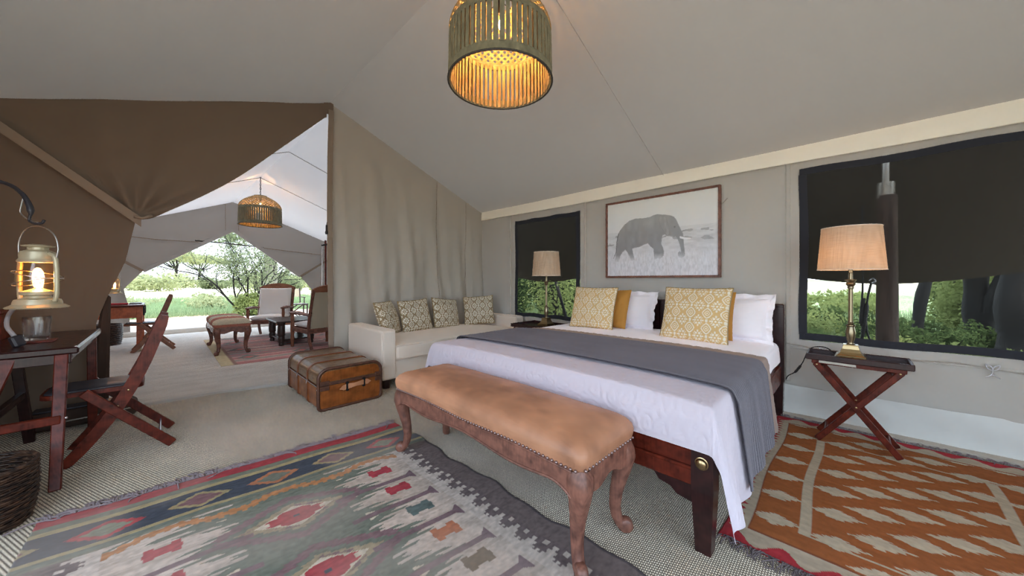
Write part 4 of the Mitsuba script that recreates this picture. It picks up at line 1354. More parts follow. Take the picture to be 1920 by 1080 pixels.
def wicker_basket(name, label, c, r0, r1, h, rows, stakes, m='wicker', squash=1.0):
    k = thing(name, label, 'basket')
    g = np.arange(stakes * 4) * 2 * PI / (stakes * 4)
    rings = []
    for i in range(rows):
        q = (i + 0.5) / rows
        r = r0 + (r1 - r0) * q + 0.012 * math.sin(q * PI)
        rr = r + 0.0035 * np.cos(g * stakes / 2 + PI * (i % 2))
        rings.append(tube(np.stack([c[0] + rr * np.cos(g), c[1] + squash * rr * np.sin(g), 0 * g + c[2] + q * h + 0.002 * np.sin(g * 5 + i)], -1), h / rows * 0.56, 5, closed=True))
    w = add(k + '__weave', rings, m, True)
    part_label(w, 'dark woven wicker rods', 'stuff')
    q = np.arange(60) * 2 * PI / 60
    add(k + '__rim', [tube(np.stack([c[0] + (r1 + 0.004 * np.sin(q * 14 + o)) * np.cos(q), c[1] + squash * (r1 + 0.004 * np.sin(q * 14 + o)) * np.sin(q), c[2] + h + 0.004 * np.cos(q * 14 + o)], -1), 0.007, 6, closed=True) for o in (0, 2.1, 4.2)], m, True)
    add(k + '__bottom', lathe([(0.0, 0.0), (r0 - 0.004, 0.0), (r0, 0.012), (0, 0.012)], c, 32), m)
    return k


wicker_basket('wastebasket', 'dark wicker wastebasket at the left edge in front of the desk', (-0.62, 2.86, 0.0), 0.165, 0.185, 0.275, 26, 24)
bg = thing('storage_bag', 'black canvas bag with pale zip lying under the near desk', 'bag')
add(bg + '__body', rbox(-0.72, -0.15, 4.275, 4.425, 0.012, 0.16, 0.045, 2), 'canvas_dark', 40)
add(bg + '__top_panel', rbox(-0.68, -0.20, 4.29, 4.41, 0.150, 0.168, 0.008, 1), 'black_leather', 40)
add(bg + '__zip', tube([(-0.715, 4.27, 0.075), (-0.6, 4.266, 0.07), (-0.4, 4.266, 0.075), (-0.17, 4.27, 0.09)], 0.006, 6), 'pewter', True)

# ------------------------------------------------------------------ hurricane lantern on its hook, glass, plug


def make_lantern(name, label, c, s, cord=True):
    """Hurricane lantern, base on c, about 0.36 s tall with the bail."""
    k = thing(name, label, 'lantern')
    W = lambda pts: np.array(pts, float) * s + np.array(c)
    def LT(prof, n=32):
        return lathe([(r * s, z * s) for r, z in prof], c, n)
    add(k + '__tank', LT([(0.0, 0.004), (0.086, 0.0), (0.090, 0.005), (0.080, 0.012), (0.070, 0.018), (0.068, 0.030), (0.064, 0.040), (0.04, 0.046), (0.036, 0.058), (0.0, 0.060)]), 'lantern_paint', 40)
    add(k + '__burner', LT([(0.0, 0.058), (0.050, 0.060), (0.052, 0.074), (0.03, 0.082), (0.012, 0.09), (0.0, 0.092)], 24), 'lantern_paint', 40)
    gl = [(0.046, 0.076), (0.054, 0.095), (0.060, 0.125), (0.060, 0.150), (0.054, 0.180), (0.049, 0.205)]
    g = np.arange(32) * 2 * PI / 32
    add(k + '__globe', grid(np.stack([np.stack([c[0] + r * s * np.cos(g), c[1] + r * s * np.sin(g), 0 * g + c[2] + z * s], -1) for r, z in gl]), closed_v=True), 'globe_glass', True)
    part_label(k + '__globe', 'clear glass globe with the flame glow put into its tint')
    add(k + '__hood', LT([(0.0, 0.205), (0.056, 0.205), (0.058, 0.212), (0.052, 0.222), (0.052, 0.240), (0.050, 0.252), (0.030, 0.262), (0.030, 0.272), (0.046, 0.276), (0.048, 0.280), (0.022, 0.286), (0.0, 0.286)]), 'lantern_paint', 40)
    dirx, diry = FWD[1], -FWD[0]
    for sg in (-1, 1):
        o = lambda r, z: (r * sg * dirx, r * sg * diry, z)
        add(k + '__side_tube', tube(spline(W([o(0.075, 0.030), o(0.083, 0.06), o(0.084, 0.12), o(0.082, 0.19), o(0.074, 0.232), o(0.050, 0.246)]), 24), 0.0085 * s, 8), 'lantern_paint', True)
    q = np.linspace(0, PI, 24)
    hb = spline(W([(0.082 * dirx, 0.082 * diry, 0.225), (0.090 * dirx, 0.090 * diry, 0.27), (0.075 * dirx, 0.075 * diry, 0.325), (0.03 * dirx, 0.03 * diry, 0.362), (-0.02 * dirx, -0.02 * diry, 0.368), (-0.065 * dirx, -0.065 * diry, 0.345), (-0.088 * dirx, -0.088 * diry, 0.29), (-0.084 * dirx, -0.084 * diry, 0.215)]), 40)
    add(k + '__bail', tube(hb, 0.0032 * s, 6), 'wire_metal', True)
    for z, a in ((0.118, 0.3), (0.150, -0.3)):
        gg = np.arange(36) * 2 * PI / 36
        add(k + '__guard_wire', tube(np.stack([c[0] + 0.070 * s * np.cos(gg), c[1] + 0.070 * s * np.sin(gg), c[2] + s * (z - 0.0 + a * 0.06 * np.cos(gg + 0.6))], -1), 0.0022 * s, 5, closed=True), 'wire_metal', True)
    add(k + '__bulb', sphere(W([[0, 0, 0.138]])[0], np.array([0.017, 0.017, 0.024]) * s), 'white_linen', True)
    scene[k + '__bulb'].pop('bsdf')
    scene[k + '__bulb']['emitter'] = {'type': 'area', 'radiance': {'type': 'rgb', 'value': [LAMP * 2.6 * v for v in (1.0, 0.46, 0.14)]}}
    return k


LAMP = 7.5
LC = (-0.492, 3.26, 0.992)
make_lantern('hurricane_lantern', 'lit cream hurricane lantern hanging from a black hook over the near desk', LC, 1.25)
hk = thing('lantern_hook', 'curved black shepherd hook with pale end ring at the left edge', 'hook')
rx, ry = FWD[1], -FWD[0]
hp = lambda a, z: (LC[0] + a * rx, LC[1] + a * ry, z)
add(hk + '__arm', tube(spline([(-0.95, 2.98, 0.0), (-0.95, 2.98, 0.9), (-0.94, 3.05, 1.5), (-0.84, 3.33, 1.72), hp(-0.22, 1.705), hp(-0.10, 1.645), hp(-0.050, 1.57), hp(-0.040, 1.515)], 60), np.r_[np.full(44, 0.010), np.linspace(0.011, 0.014, 12), 0.012, 0.010, 0.008, 0.006], 10), 'black_leather', True)
add(hk + '__hook_end', tube(spline([hp(-0.042, 1.524), hp(-0.05, 1.489), hp(-0.03, 1.471), hp(-0.004, 1.467), hp(0.022, 1.471), hp(0.034, 1.487)], 20), 0.0065, 8), 'black_leather', True)
add(hk + '__wire_tie', tube(spline([hp(-0.085, 1.609), hp(-0.098, 1.559), hp(-0.1, 1.529), hp(-0.07, 1.499), hp(-0.03, 1.479), hp(0.0, 1.474)], 20), 0.0035, 6), 'wire_metal', True)

gs = thing('drinking_glass', 'clear cut-glass tumbler on a coaster below the hurricane lantern', 'glass')
GC = (-0.565, 3.72, 0.765)
g = np.arange(40) * 2 * PI / 40
flute = 1 + 0.06 * np.cos(g * 10)
prof = [(0.040, 0.0, 1), (0.042, 0.004, 1), (0.046, 0.07, 1), (0.049, 0.125, 0.3), (0.050, 0.150, 0), (0.047, 0.150, 0), (0.045, 0.12, 0), (0.040, 0.03, 0), (0.038, 0.018, 0)]
S = [np.stack([GC[0] + 1.15 * r * (flute if w == 1 else 1 + (flute - 1) * w) * np.cos(g), GC[1] + 1.15 * r * (flute if w == 1 else 1 + (flute - 1) * w) * np.sin(g), 0 * g + GC[2] + z], -1) for r, z, w in prof]
add(gs, loft(S), 'clear_glass', True)
co = thing('coaster', 'small square coaster under the tumbler on the desk', 'coaster')
add(co, cbox(GC[0] - 0.07, GC[0] + 0.075, GC[1] - 0.07, GC[1] + 0.07, 0.7525, 0.763, 0.003), 'mahogany')
pl = thing('plug', 'dark plug with grey cable lying on the desk beside the tumbler', 'plug')
PC = np.array([-0.595, 3.52, 0.785])
add(pl + '__body', bar(PC + [0.0, 0.0, -0.030], PC + [-0.02, 0.0, 0.034], 0.05, 0.035, (1, -1, 0), 0.008), 'black_leather')
add(pl + '__cable', tube(spline([PC + [-0.02, 0.0, 0.034], PC + [-0.05, 0.03, 0.09], PC + [-0.05, 0.05, 0.15], PC + [-0.01, -0.05, 0.20], PC + [0.06, -0.3, 0.22], (LC[0] - 0.04, LC[1] + 0.06, LC[2] + 0.02)], 30), 0.010, 8), 'grey_cable', True)

bx = thing('wooden_box', 'dark wooden box standing on the desk at the very left edge of the picture', 'box')
add(bx + '__body', cbox(-0.90, -0.742, 3.96, 4.14, 0.752, 0.925, 0.004), 'mahogany')
add(bx + '__lid', cbox(-0.905, -0.737, 3.955, 4.145, 0.926, 0.950, 0.004), 'mahogany')


# ------------------------------------------------------------------ butler tray tables and brass lamps
def tray_table(name, label, x0, x1, y0, y1, z, fy=0.17):
    k = thing(name, label, 'side table')
    w = 0.028
    add(k + '__tray', cbox(x0, x1, y0, y1, z - 0.022, z - 0.006, 0.003), 'mahogany_dark')
    for a in ((x0, x0 + 0.014, y0, y1), (x1 - 0.014, x1, y0, y1), (x0, x1, y0, y0 + 0.014), (x0, x1, y1 - 0.014, y1)):
        add(k + '__tray_rim', cbox(*a, z - 0.024, z + 0.016, 0.004), 'mahogany_dark')
    ym = (y0 + y1) / 2
    for x in (x0 + 0.035, x1 - 0.035):
        add(k + '__bearer', cbox(x - 0.011, x + 0.011, y0 + 0.03, y1 - 0.03, z - 0.052, z - 0.022, 0.004), 'mahogany')
    for o, s in ((-0.012, 1), (0.012, -1)):
        for x in (x0 + 0.035 + o - 0.012, x1 - 0.035 + o - 0.012):
            L = add(k + '__leg', bar((x, ym + s * (y1 - y0) * 0.40, z - 0.045), (x, ym - s * (y1 - y0) * 0.385, 0.014), 0.02, 0.036, (0, 0, 1), 0.004), 'mahogany')
            add(L + '__bolt', [sphere((x - 0.011, ym, (z - 0.03) / 2 + 0.005), (0.003, 0.007, 0.007), 1), sphere((x - 0.011, ym + s * (y1 - y0) * 0.385, z - 0.055), (0.003, 0.007, 0.007), 1)], 'brass', True)
        add(k + '__cross_rod', tube([(x0 + 0.03, ym - s * (y1 - y0) * 0.30, 0.085), (x1 - 0.03, ym - s * (y1 - y0) * 0.30, 0.085)], 0.009, 8), 'mahogany', True)
        add(k + '__cross_rod', tube([(x0 + 0.03, ym + s * (y1 - y0) * 0.34, z - 0.09), (x1 - 0.03, ym + s * (y1 - y0) * 0.34, z - 0.09)], 0.009, 8), 'mahogany', True)
    add(k + '__hinge_plate', bar((x0 + 0.020, y1 - 0.07, z - 0.034), (x0 + 0.020, ym, z - 0.038), 0.006, 0.018, (0, 0, 1), 0.001), 'pewter')
    return k


tray_table('tray_table', 'dark folding tray table with crossed legs on the orange rug', 3.262, 3.535, -0.285, 0.232, 0.605)
tray_table('tray_table', 'dark tray table between the sofa arm and the far side of the bed', 3.10, 3.56, 2.56, 3.08, 0.585)


def table_lamp(name, label, x, y, z, power):
    k = thing(name, label, 'lamp')
    c = (x, y, z)
    def sq(h, zz):
        return [(x - h, y - h, z + zz), (x + h, y - h, z + zz), (x + h, y + h, z + zz), (x - h, y + h, z + zz)]
    prof = [(0.082, 0.0), (0.082, 0.012), (0.074, 0.016), (0.074, 0.024), (0.064, 0.030), (0.052, 0.045), (0.043, 0.068), (0.038, 0.09), (0.038, 0.098)]
    base = [hull(sq(a, za) + sq(b, zb)) for (a, za), (b, zb) in zip(prof[:-1], prof[1:]) if zb > za]
    add(k + '__base', base, 'brass')
    add(k + '__stem', lathe([(0.0, 0.095), (0.030, 0.096), (0.020, 0.102), (0.016, 0.115), (0.026, 0.150), (0.028, 0.185), (0.020, 0.222), (0.026, 0.228), (0.026, 0.234), (0.014, 0.240), (0.017, 0.252), (0.013, 0.26), (0.0125, 0.48), (0.013, 0.488), (0.018, 0.492), (0.016, 0.505), (0.026, 0.52), (0.022, 0.532), (0.030, 0.545), (0.031, 0.552), (0.012, 0.556), (0.011, 0.60), (0.0, 0.60)], c, 24), 'aged_brass', 40)
    g = np.arange(64) * 2 * PI / 64
    rb, rt, z0, z1 = 0.178, 0.156, 0.622, 0.918
    S = [np.stack([x + (rb + (rt - rb) * q) * np.cos(g), y + (rb + (rt - rb) * q) * np.sin(g), 0 * g + z + z0 + (z1 - z0) * q], -1) for q in np.linspace(0, 1, 8)]
    H = add(k + '__shade', grid(np.stack(S), closed_v=True), 'lamp_linen', True)
    part_label(H, 'cream linen drum shade')
    for r, zz in ((rb, z0), (rt, z1)):
        add(H + '__hem', tube(np.stack([x + r * np.cos(g), y + r * np.sin(g), 0 * g + z + zz], -1), 0.0028, 5, closed=True), 'sofa_linen', True)
    add(k + '__bulb', sphere((x, y, z + 0.70), (0.028, 0.028, 0.036)), 'white_linen', True)
    scene[k + '__bulb'].pop('bsdf')
    scene[k + '__bulb']['emitter'] = {'type': 'area', 'radiance': {'type': 'rgb', 'value': [power * v for v in (1.0, 0.50, 0.19)]}}
    add(k + '__spider', [bar((x - rt, y, z + 0.90), (x + rt, y, z + 0.90), 0.004, 0.004), bar((x, y - rt, z + 0.90), (x, y + rt, z + 0.90), 0.004, 0.004), bar((x, y, z + 0.60), (x, y, z + 0.67), 0.022, 0.022)], 'aged_brass')
    return k


lampr = table_lamp('table_lamp', 'brass candlestick lamp with a glowing linen shade on the tray table by the right window', 3.395, 0.0, 0.600, LAMP * 0.36)
table_lamp('table_lamp', 'brass candlestick lamp with a pale linen shade in front of the small left window', 3.37, 2.715, 0.580, LAMP * 0.035)
cd = thing('lamp_cord', 'black lamp cord with inline switch hanging between tray table and headboard', 'cord')
add(cd + '__wire', tube(spline([(3.44, 0.08, 0.612), (3.50, 0.13, 0.64), (3.54, 0.19, 0.635), (3.55, 0.235, 0.60), (3.56, 0.27, 0.50), (3.57, 0.31, 0.42), (3.60, 0.365, 0.365), (3.66, 0.385, 0.32)], 60), 0.0035, 6), 'black_cable', True)
add(cd + '__switch', bar((3.562, 0.283, 0.47), (3.572, 0.32, 0.405), 0.016, 0.022, (1, 0, 0), 0.005), 'black_cable')

# cords and wire hooks along the right canvas
wc = thing('wall_cord', 'thin cord strung along the canvas below the right window', 'cord')
ys = np.linspace(0.40, -1.6, 50)
add(wc, tube(np.stack([0 * ys + 3.775, ys, 0.60 - 0.030 * np.abs(np.sin((ys - 0.4) * 3.4)) + 0.02 * ys], -1), 0.003, 5), 'pewter', True)
for q, (y, lab) in enumerate(((0.155, 'bent wire hook on the canvas behind the brass lamp'), (-0.655, 'bent wire hook on the canvas below the right window near the right edge'))):
    w = 0.028
    pts = [(3.77, y + w, 0.60), (3.765, y + w * 0.7, 0.575), (3.765, y, 0.565), (3.765, y - w * 0.7, 0.575), (3.77, y - w, 0.60), (3.765, y - 0.004, 0.585), (3.765, y - 0.004, 0.54), (3.765, y - w, 0.515), (3.765, y, 0.535), (3.765, y + w, 0.515), (3.765, y + 0.004, 0.54), (3.765, y + 0.004, 0.585), (3.77, y + w, 0.602)]
    add(thing('wire_hook', lab, 'hook'), tube(spline(pts, 70), 0.0028, 6), 'wire_metal', True)

# ------------------------------------------------------------------ elephant picture
PY0, PY1, PZ0, PZ1 = 0.885, 2.100, 1.176, 2.065
pic = thing('picture', 'framed black-and-white photograph of a walking elephant above the bed', 'picture')
fr = 0.022
for a in ((PY0, PY1, PZ0, PZ0 + fr), (PY0, PY1, PZ1 - fr, PZ1), (PY0, PY0 + fr, PZ0 + fr, PZ1 - fr), (PY1 - fr, PY1, PZ0 + fr, PZ1 - fr)):
    add(pic + '__frame_side', cbox(3.735, 3.775, *a, 0.003), 'walnut')
n0, n1 = 420, 308
U, V = np.meshgrid(np.linspace(0, 1, n0), np.linspace(0, 1, n1), indexing='ij')
body = [(0.099, 0.534), (0.128, 0.618), (0.178, 0.697), (0.233, 0.746), (0.291, 0.764), (0.374, 0.757), (0.434, 0.761), (0.468, 0.778), (0.502, 0.786), (0.545, 0.771), (0.582, 0.764), (0.618, 0.748), (0.65, 0.727), (0.669, 0.69), (0.69, 0.62), (0.711, 0.554), (0.727, 0.501), (0.73, 0.437), (0.733, 0.373), (0.739, 0.31), (0.743, 0.259), (0.736, 0.228), (0.716, 0.214), (0.694, 0.217), (0.684, 0.243), (0.685, 0.282), (0.698, 0.296), (0.707, 0.28), (0.711, 0.299), (0.703, 0.351), (0.69, 0.416), (0.677, 0.462), (0.663, 0.483), (0.648, 0.472), (0.632, 0.486), (0.605, 0.503), (0.596, 0.491), (0.568, 0.52), (0.551, 0.516), (0.543, 0.47), (0.538, 0.404), (0.554, 0.35), (0.563, 0.297), (0.559, 0.251), (0.54, 0.219), (0.502, 0.221), (0.475, 0.202), (0.471, 0.276), (0.468, 0.344), (0.434, 0.387), (0.414, 0.423), (0.374, 0.406), (0.333, 0.382), (0.291, 0.376), (0.259, 0.367), (0.272, 0.289), (0.286, 0.211), (0.249, 0.202), (0.233, 0.263), (0.211, 0.321), (0.189, 0.359), (0.161, 0.325), (0.139, 0.283), (0.122, 0.196), (0.076, 0.198), (0.082, 0.242), (0.094, 0.329), (0.099, 0.417), (0.107, 0.474)]
ear = [(0.516, 0.753), (0.512, 0.701), (0.531, 0.631), (0.559, 0.561), (0.596, 0.488), (0.608, 0.528), (0.605, 0.607), (0.591, 0.688), (0.577, 0.742)]
tail = [(0.114, 0.59), (0.094, 0.461), (0.088, 0.33), (0.059, 0.243), (0.066, 0.24), (0.097, 0.329), (0.104, 0.46), (0.123, 0.582)]
tusk = [(0.698, 0.482), (0.746, 0.458), (0.788, 0.450), (0.79, 0.436), (0.742, 0.436), (0.698, 0.456)]
inside = lambda P: shapely.contains_xy(Polygon(P).buffer(0), U, V).astype(float)
nn = lambda s, q, o=3: nz(U * 1.37, V, 0, s, q, o)
img = np.where(V > 0.60, 0.74 + 0.05 * V, 0.70)
hill = 0.555 + 0.16 * np.clip(U - 0.72, 0, 1) + 0.03 * nn(5, 101)
scrub = np.clip((V < hill) * 1.0, 0, 1)
img = np.where(scrub > 0, 0.66 + 0.28 * nz(U * 1.37, V * 2.4, 0, 14, 102), img)
img = np.where((scrub > 0) & (nz(U * 1.37, V * 2.6, 0, 9, 103) > 0.10) & (V > 0.42), 0.42 + 0.1 * nn(30, 104), img)
grass = np.clip((0.36 - V + 0.06 * nn(8, 105)) / 0.1, 0, 1)
img = img * (1 - grass) + grass * (0.70 + 0.34 * nz(U * 1.37 * 3, V, 0, 22, 106))
el = gaussian_filter(inside(body), 0.8)
sh_ = 0.30 + 0.09 * np.clip((V - 0.45) * 2.2, 0, 1) + 0.10 * nz(U * 1.37 * 2, V, 0, 10, 107) + 0.05 * np.exp(-((U - 0.42) / 0.08) ** 2 - ((V - 0.7) / 0.07) ** 2)
ed = gaussian_filter(inside(ear), 1.0)
sh_ = sh_ * (1 - ed) + ed * (0.37 + 0.14 * nz(U * 1.37 * 3, V, 0, 12, 108))
sh_ = sh_ - 0.07 * np.clip(np.abs(gaussian_filter(ed, 0.8) - 0.5) < 0.25, 0, 1) * ed
sh_ = sh_ * (1 - 0.5 * np.exp(-((U - 0.655) / 0.008) ** 2 - ((V - 0.60) / 0.012) ** 2))
img = img * (1 - el) + el * sh_
tl = gaussian_filter(inside(tail), 0.6)
img = img * (1 - tl) + tl * 0.2
ts = gaussian_filter(inside(tusk), 0.6)
img = img * (1 - ts) + ts * 0.85
veil = np.clip((0.30 - V + 0.05 * nn(16, 109)) / 0.12, 0, 1)      # grass in front of the feet
img = img * (1 - veil) + veil * (0.70 + 0.34 * nz(U * 1.37 * 3, V, 0, 26, 110))
img = np.clip(img, 0.04, 0.9)
tint = np.stack([img * (0.985 + 0.0 * V), img * (0.975 + 0.02 * V), img * (1.05 - 0.14 * np.clip(V - 0.25, 0, 1))], -1)
P = np.stack([0 * U + 3.752, PY1 - fr - (PY1 - PY0 - 2 * fr) * U, PZ0 + fr + (PZ1 - PZ0 - 2 * fr) * V], -1)
k = add(pic + '__print', grid(P), 'print_paper', True, color=tint.reshape(-1, 3))
part_label(k, 'photographic print of an elephant in pale grass')
add(pic + '__hanging_wire', tube([(3.77, PY0 + 0.01, PZ1 - 0.20), (3.785, PY0 - 0.05, PZ1 - 0.13)], 0.002, 5), 'pewter')


# ------------------------------------------------------------------ woven pendant lamps
def pendant(name, label, c, s, hang_z, power, detail=True):
    """Cane drum with vertical slats and a lattice dome; c: centre of the bottom rim."""
    k = thing(name, label, 'pendant lamp')
    R, x, y, z = 0.313 * s, c[0], c[1], c[2]
    g = np.arange(96) * 2 * PI / 96
    def ring(r0, r1, z0, z1, t=0.008):
        S = [np.stack([x + r * np.cos(g), y + r * np.sin(g), 0 * g + z + zz * s], -1) for r, zz in ((r0, z0), (r1, z1), (r1 - t * s, z1), (r0 - t * s, z0), (r0, z0))]
        return grid(np.stack(S), closed_v=True)
    add(k + '__bottom_band', ring(R, R * 0.992, 0.0, 0.052), 'weathered_cane', True)
    add(k + '__rim', tube(np.stack([x + R * np.cos(g), y + R * np.sin(g), 0 * g + z], -1), 0.0055 * s, 6, closed=True), 'dark_rim', True)
    add(k + '__upper_band', ring(R * 0.985, R * 0.970, 0.262, 0.300), 'weathered_cane', True)
    rg = np.random.default_rng(7)
    N = 60
    if detail:
        for i in range(N):
            a = 2 * PI * i / N + rg.normal(0, 0.006)
            w = 0.0112 * s * rg.uniform(0.85, 1.15)
            tdir = np.array([-math.sin(a), math.cos(a), 0])
            p0 = np.array([x + (R * 0.990) * math.cos(a), y + (R * 0.990) * math.sin(a), z + 0.045 * s])
            p1 = np.array([x + (R * 0.975) * math.cos(a), y + (R * 0.975) * math.sin(a), z + 0.268 * s])
            add(k + '__slat', bar(p0, p1, 2 * w, 0.006 * s, (math.cos(a), math.sin(a), 0), 0.001), 'weathered_cane')
    else:
        ms = []
        for i in range(N):
            a = 2 * PI * i / N
            ms.append(bar((x + R * 0.99 * math.cos(a), y + R * 0.99 * math.sin(a), z + 0.045 * s), (x + R * 0.975 * math.cos(a), y + R * 0.975 * math.sin(a), z + 0.268 * s), 0.022 * s, 0.006 * s, (math.cos(a), math.sin(a), 0), 0.001))
        part_label(add(k + '__slats', ms, 'weathered_cane'), 'upright cane slats', 'stuff')
    # thin inner canes behind the slats
    ms = [tube([(x + (R - 0.016 * s) * math.cos(a), y + (R - 0.016 * s) * math.sin(a), z + 0.004 * s), (x + (R - 0.020 * s) * math.cos(a), y + (R - 0.020 * s) * math.sin(a), z + 0.285 * s)], 0.0035 * s, 5) for a in np.repeat(np.arange(N) * 2 * PI / N, 3) + np.tile([-0.020, 0.0, 0.020], N)]
    part_label(add(k + '__inner_canes', ms, 'cane', True), 'thin upright canes inside the drum', 'stuff')
    # lattice dome
    dome = lambda q: (R * (0.970 - 0.66 * q ** 1.9), 0.298 + 0.20 * q ** 0.9)
    ms = []
    M = 40
    qs = np.linspace(0, 1, 14)
    rz = np.array([dome(q) for q in qs])
    for sg in (-1, 1):
        for i in range(M):
            a = 2 * PI * i / M + sg * qs * 0.95
            P = np.stack([x + rz[:, 0] * np.cos(a), y + rz[:, 0] * np.sin(a), z + s * rz[:, 1] + sg * 0.001], -1)
            n_ = np.stack([np.cos(a), np.sin(a), 0.8 + 0 * a], -1)
            tn = np.gradient(P, axis=0)
            sd = np.cross(tn, n_)
            sd /= np.linalg.norm(sd, axis=1, keepdims=True)
            w = 0.0075 * s * np.linspace(1, 0.6, len(qs))[:, None]
            n_ /= np.linalg.norm(n_, axis=1, keepdims=True)
            o = 0.002 * s * n_
            ms.append(loft(np.stack([P - sd * w - o, P + sd * w - o, P + sd * w + o, P - sd * w + o], 1)))
    part_label(add(k + '__lattice_dome', ms, 'cane', True), 'diagonal cane lattice dome', 'stuff')
    add(k + '__top_ring', ring(R * 0.32, R * 0.30, 0.49, 0.51), 'weathered_cane', True)
    add(k + '__cross_wire', [bar((x - R * 0.31, y, z + 0.5 * s), (x + R * 0.31, y, z + 0.5 * s), 0.005, 0.005), bar((x, y - R * 0.31, z + 0.5 * s), (x, y + R * 0.31, z + 0.5 * s), 0.005, 0.005), bar((x, y, z + 0.42 * s), (x, y, z + 0.52 * s), 0.03 * s, 0.03 * s)], 'black_iron')
    # chain
    ms = []
    zz = z + 0.51 * s
    i = 0
    while zz < hang_z - 0.01:
        q = np.arange(12) * 2 * PI / 12
        a, b = 0.010 * s, 0.022 * s
        u = np.array([1.0, 0, 0]) if i % 2 else np.array([0, 1.0, 0])
        ms.append(tube(np.array([x, y, zz + b]) + np.cos(q)[:, None] * a * u + np.sin(q)[:, None] * b * np.array([0, 0, 1.0]), 0.0035 * s, 5, closed=True))
        zz += 0.034 * s
        i += 1
    if ms:
        part_label(add(k + '__chain', ms, 'black_iron', True), 'dark hanging chain')
    add(k + '__bulb', sphere((x, y, z + 0.355 * s), np.array([0.013, 0.013, 0.030]) * s), 'white_linen', True)
    scene[k + '__bulb'].pop('bsdf')
    scene[k + '__bulb']['emitter'] = {'type': 'area', 'radiance': {'type': 'rgb', 'value': [power * v for v in (1.0, 0.50, 0.16)]}}
    return k


pendant('pendant_lamp', 'large woven cane pendant lamp hanging over the bed end', (1.44, 1.517, 2.345), 1.0, 3.26, LAMP * 12)
pendant('pendant_lamp', 'smaller-looking cane pendant lamp on a chain in the lounge beyond the opening', (1.262, 7.73, 2.155), 1.06, 3.03, LAMP * 8, False)

# flashlight on the edge of the opening
fl = thing('flashlight', 'small black flashlight hanging at the edge of the curtain opening', 'flashlight')
add(fl + '__body', lathe([(0, 0), (0.014, 0.0), (0.015, 0.03), (0.011, 0.04), (0.011, 0.10), (0.008, 0.108), (0, 0.108)], (1.355, 4.40, 1.690), 16), 'black_cable', 40)
add(fl + '__strap', tube(spline([(1.355, 4.40, 1.796), (1.360, 4.40, 1.83), (1.375, 4.41, 1.84), (1.385, 4.415, 1.82)], 12), 0.003, 5), 'black_cable', True)

# ------------------------------------------------------------------ lounge furniture
make_bench('upholstered_bench', 'kilim-covered bench with scroll legs standing in the lounge', 0.225, 0.62, 0.76, 7.40, 'kilim_upholstery', 'walnut', False)

ld = thing('lounge_desk', 'reddish wooden desk with drawer panel at the left of the bright doorway', 'desk')
ax0, ax1, ay0, ay1 = -0.90, -0.215, 8.12, 8.86
add(ld + '__top', cbox(ax0, ax1, ay0, ay1, 0.722, 0.750, 0.006), 'mahogany')
add(ld + '__drawer_case', cbox(ax0 + 0.02, ax1 - 0.07, ay0 + 0.02, ay1 - 0.02, 0.545, 0.722, 0.004), 'orange_wood')
for x in (ax0 + 0.05, ax1 - 0.045):
    for y in (ay0 + 0.045, ay1 - 0.045):
        L = add(ld + '__leg', [bar((x, y, 0.722), (x, y, 0.10), 0.07, 0.06, (0, 1, 0), 0.004)], 'orange_wood')
        add(L + '__foot', bar((x, y, 0.10), (x, y, 0.0), 0.05, 0.05, (0, 1, 0), 0.004), 'chair_back_canvas')
for y in (ay0 + 0.09, ay1 - 0.14):
    add(ld + '__corner_mount', cbox(ax1 - 0.02, ax1 + 0.012, y, y + 0.05, 0.575, 0.715, 0.006), 'black_iron')
add(thing('notebook', 'red notebook lying on the lounge desk', 'book'), cbox(-0.62, -0.40, 8.40, 8.55, 0.751, 0.772, 0.003), 'red_cover')
add(thing('document_folder', 'dark folder lying beside the red notebook on the lounge desk', 'folder'), cbox(-0.39, -0.25, 8.5, 8.80, 0.751, 0.764, 0.003), 'dark_oak')
make_lantern('hurricane_lantern', 'small lit hurricane lantern hanging above the lounge desk', (-0.535, 8.3, 0.935), 1.0)
add(thing('hanging_line', 'pale line from which the lounge lantern hangs', 'cord'), tube([(-0.535, 8.3, 0.935 + 0.365), (-0.50, 8.3, 1.6), (-0.46, 8.3, float(lroof_z(-0.46)) - 0.01)], 0.004, 5), 'wire_metal')
wb = wicker_basket('wastebasket', 'wicker basket beside the lounge desk in the background', (-0.68, 9.35, 0.0), 0.15, 0.165, 0.36, 18, 16, 'wicker')


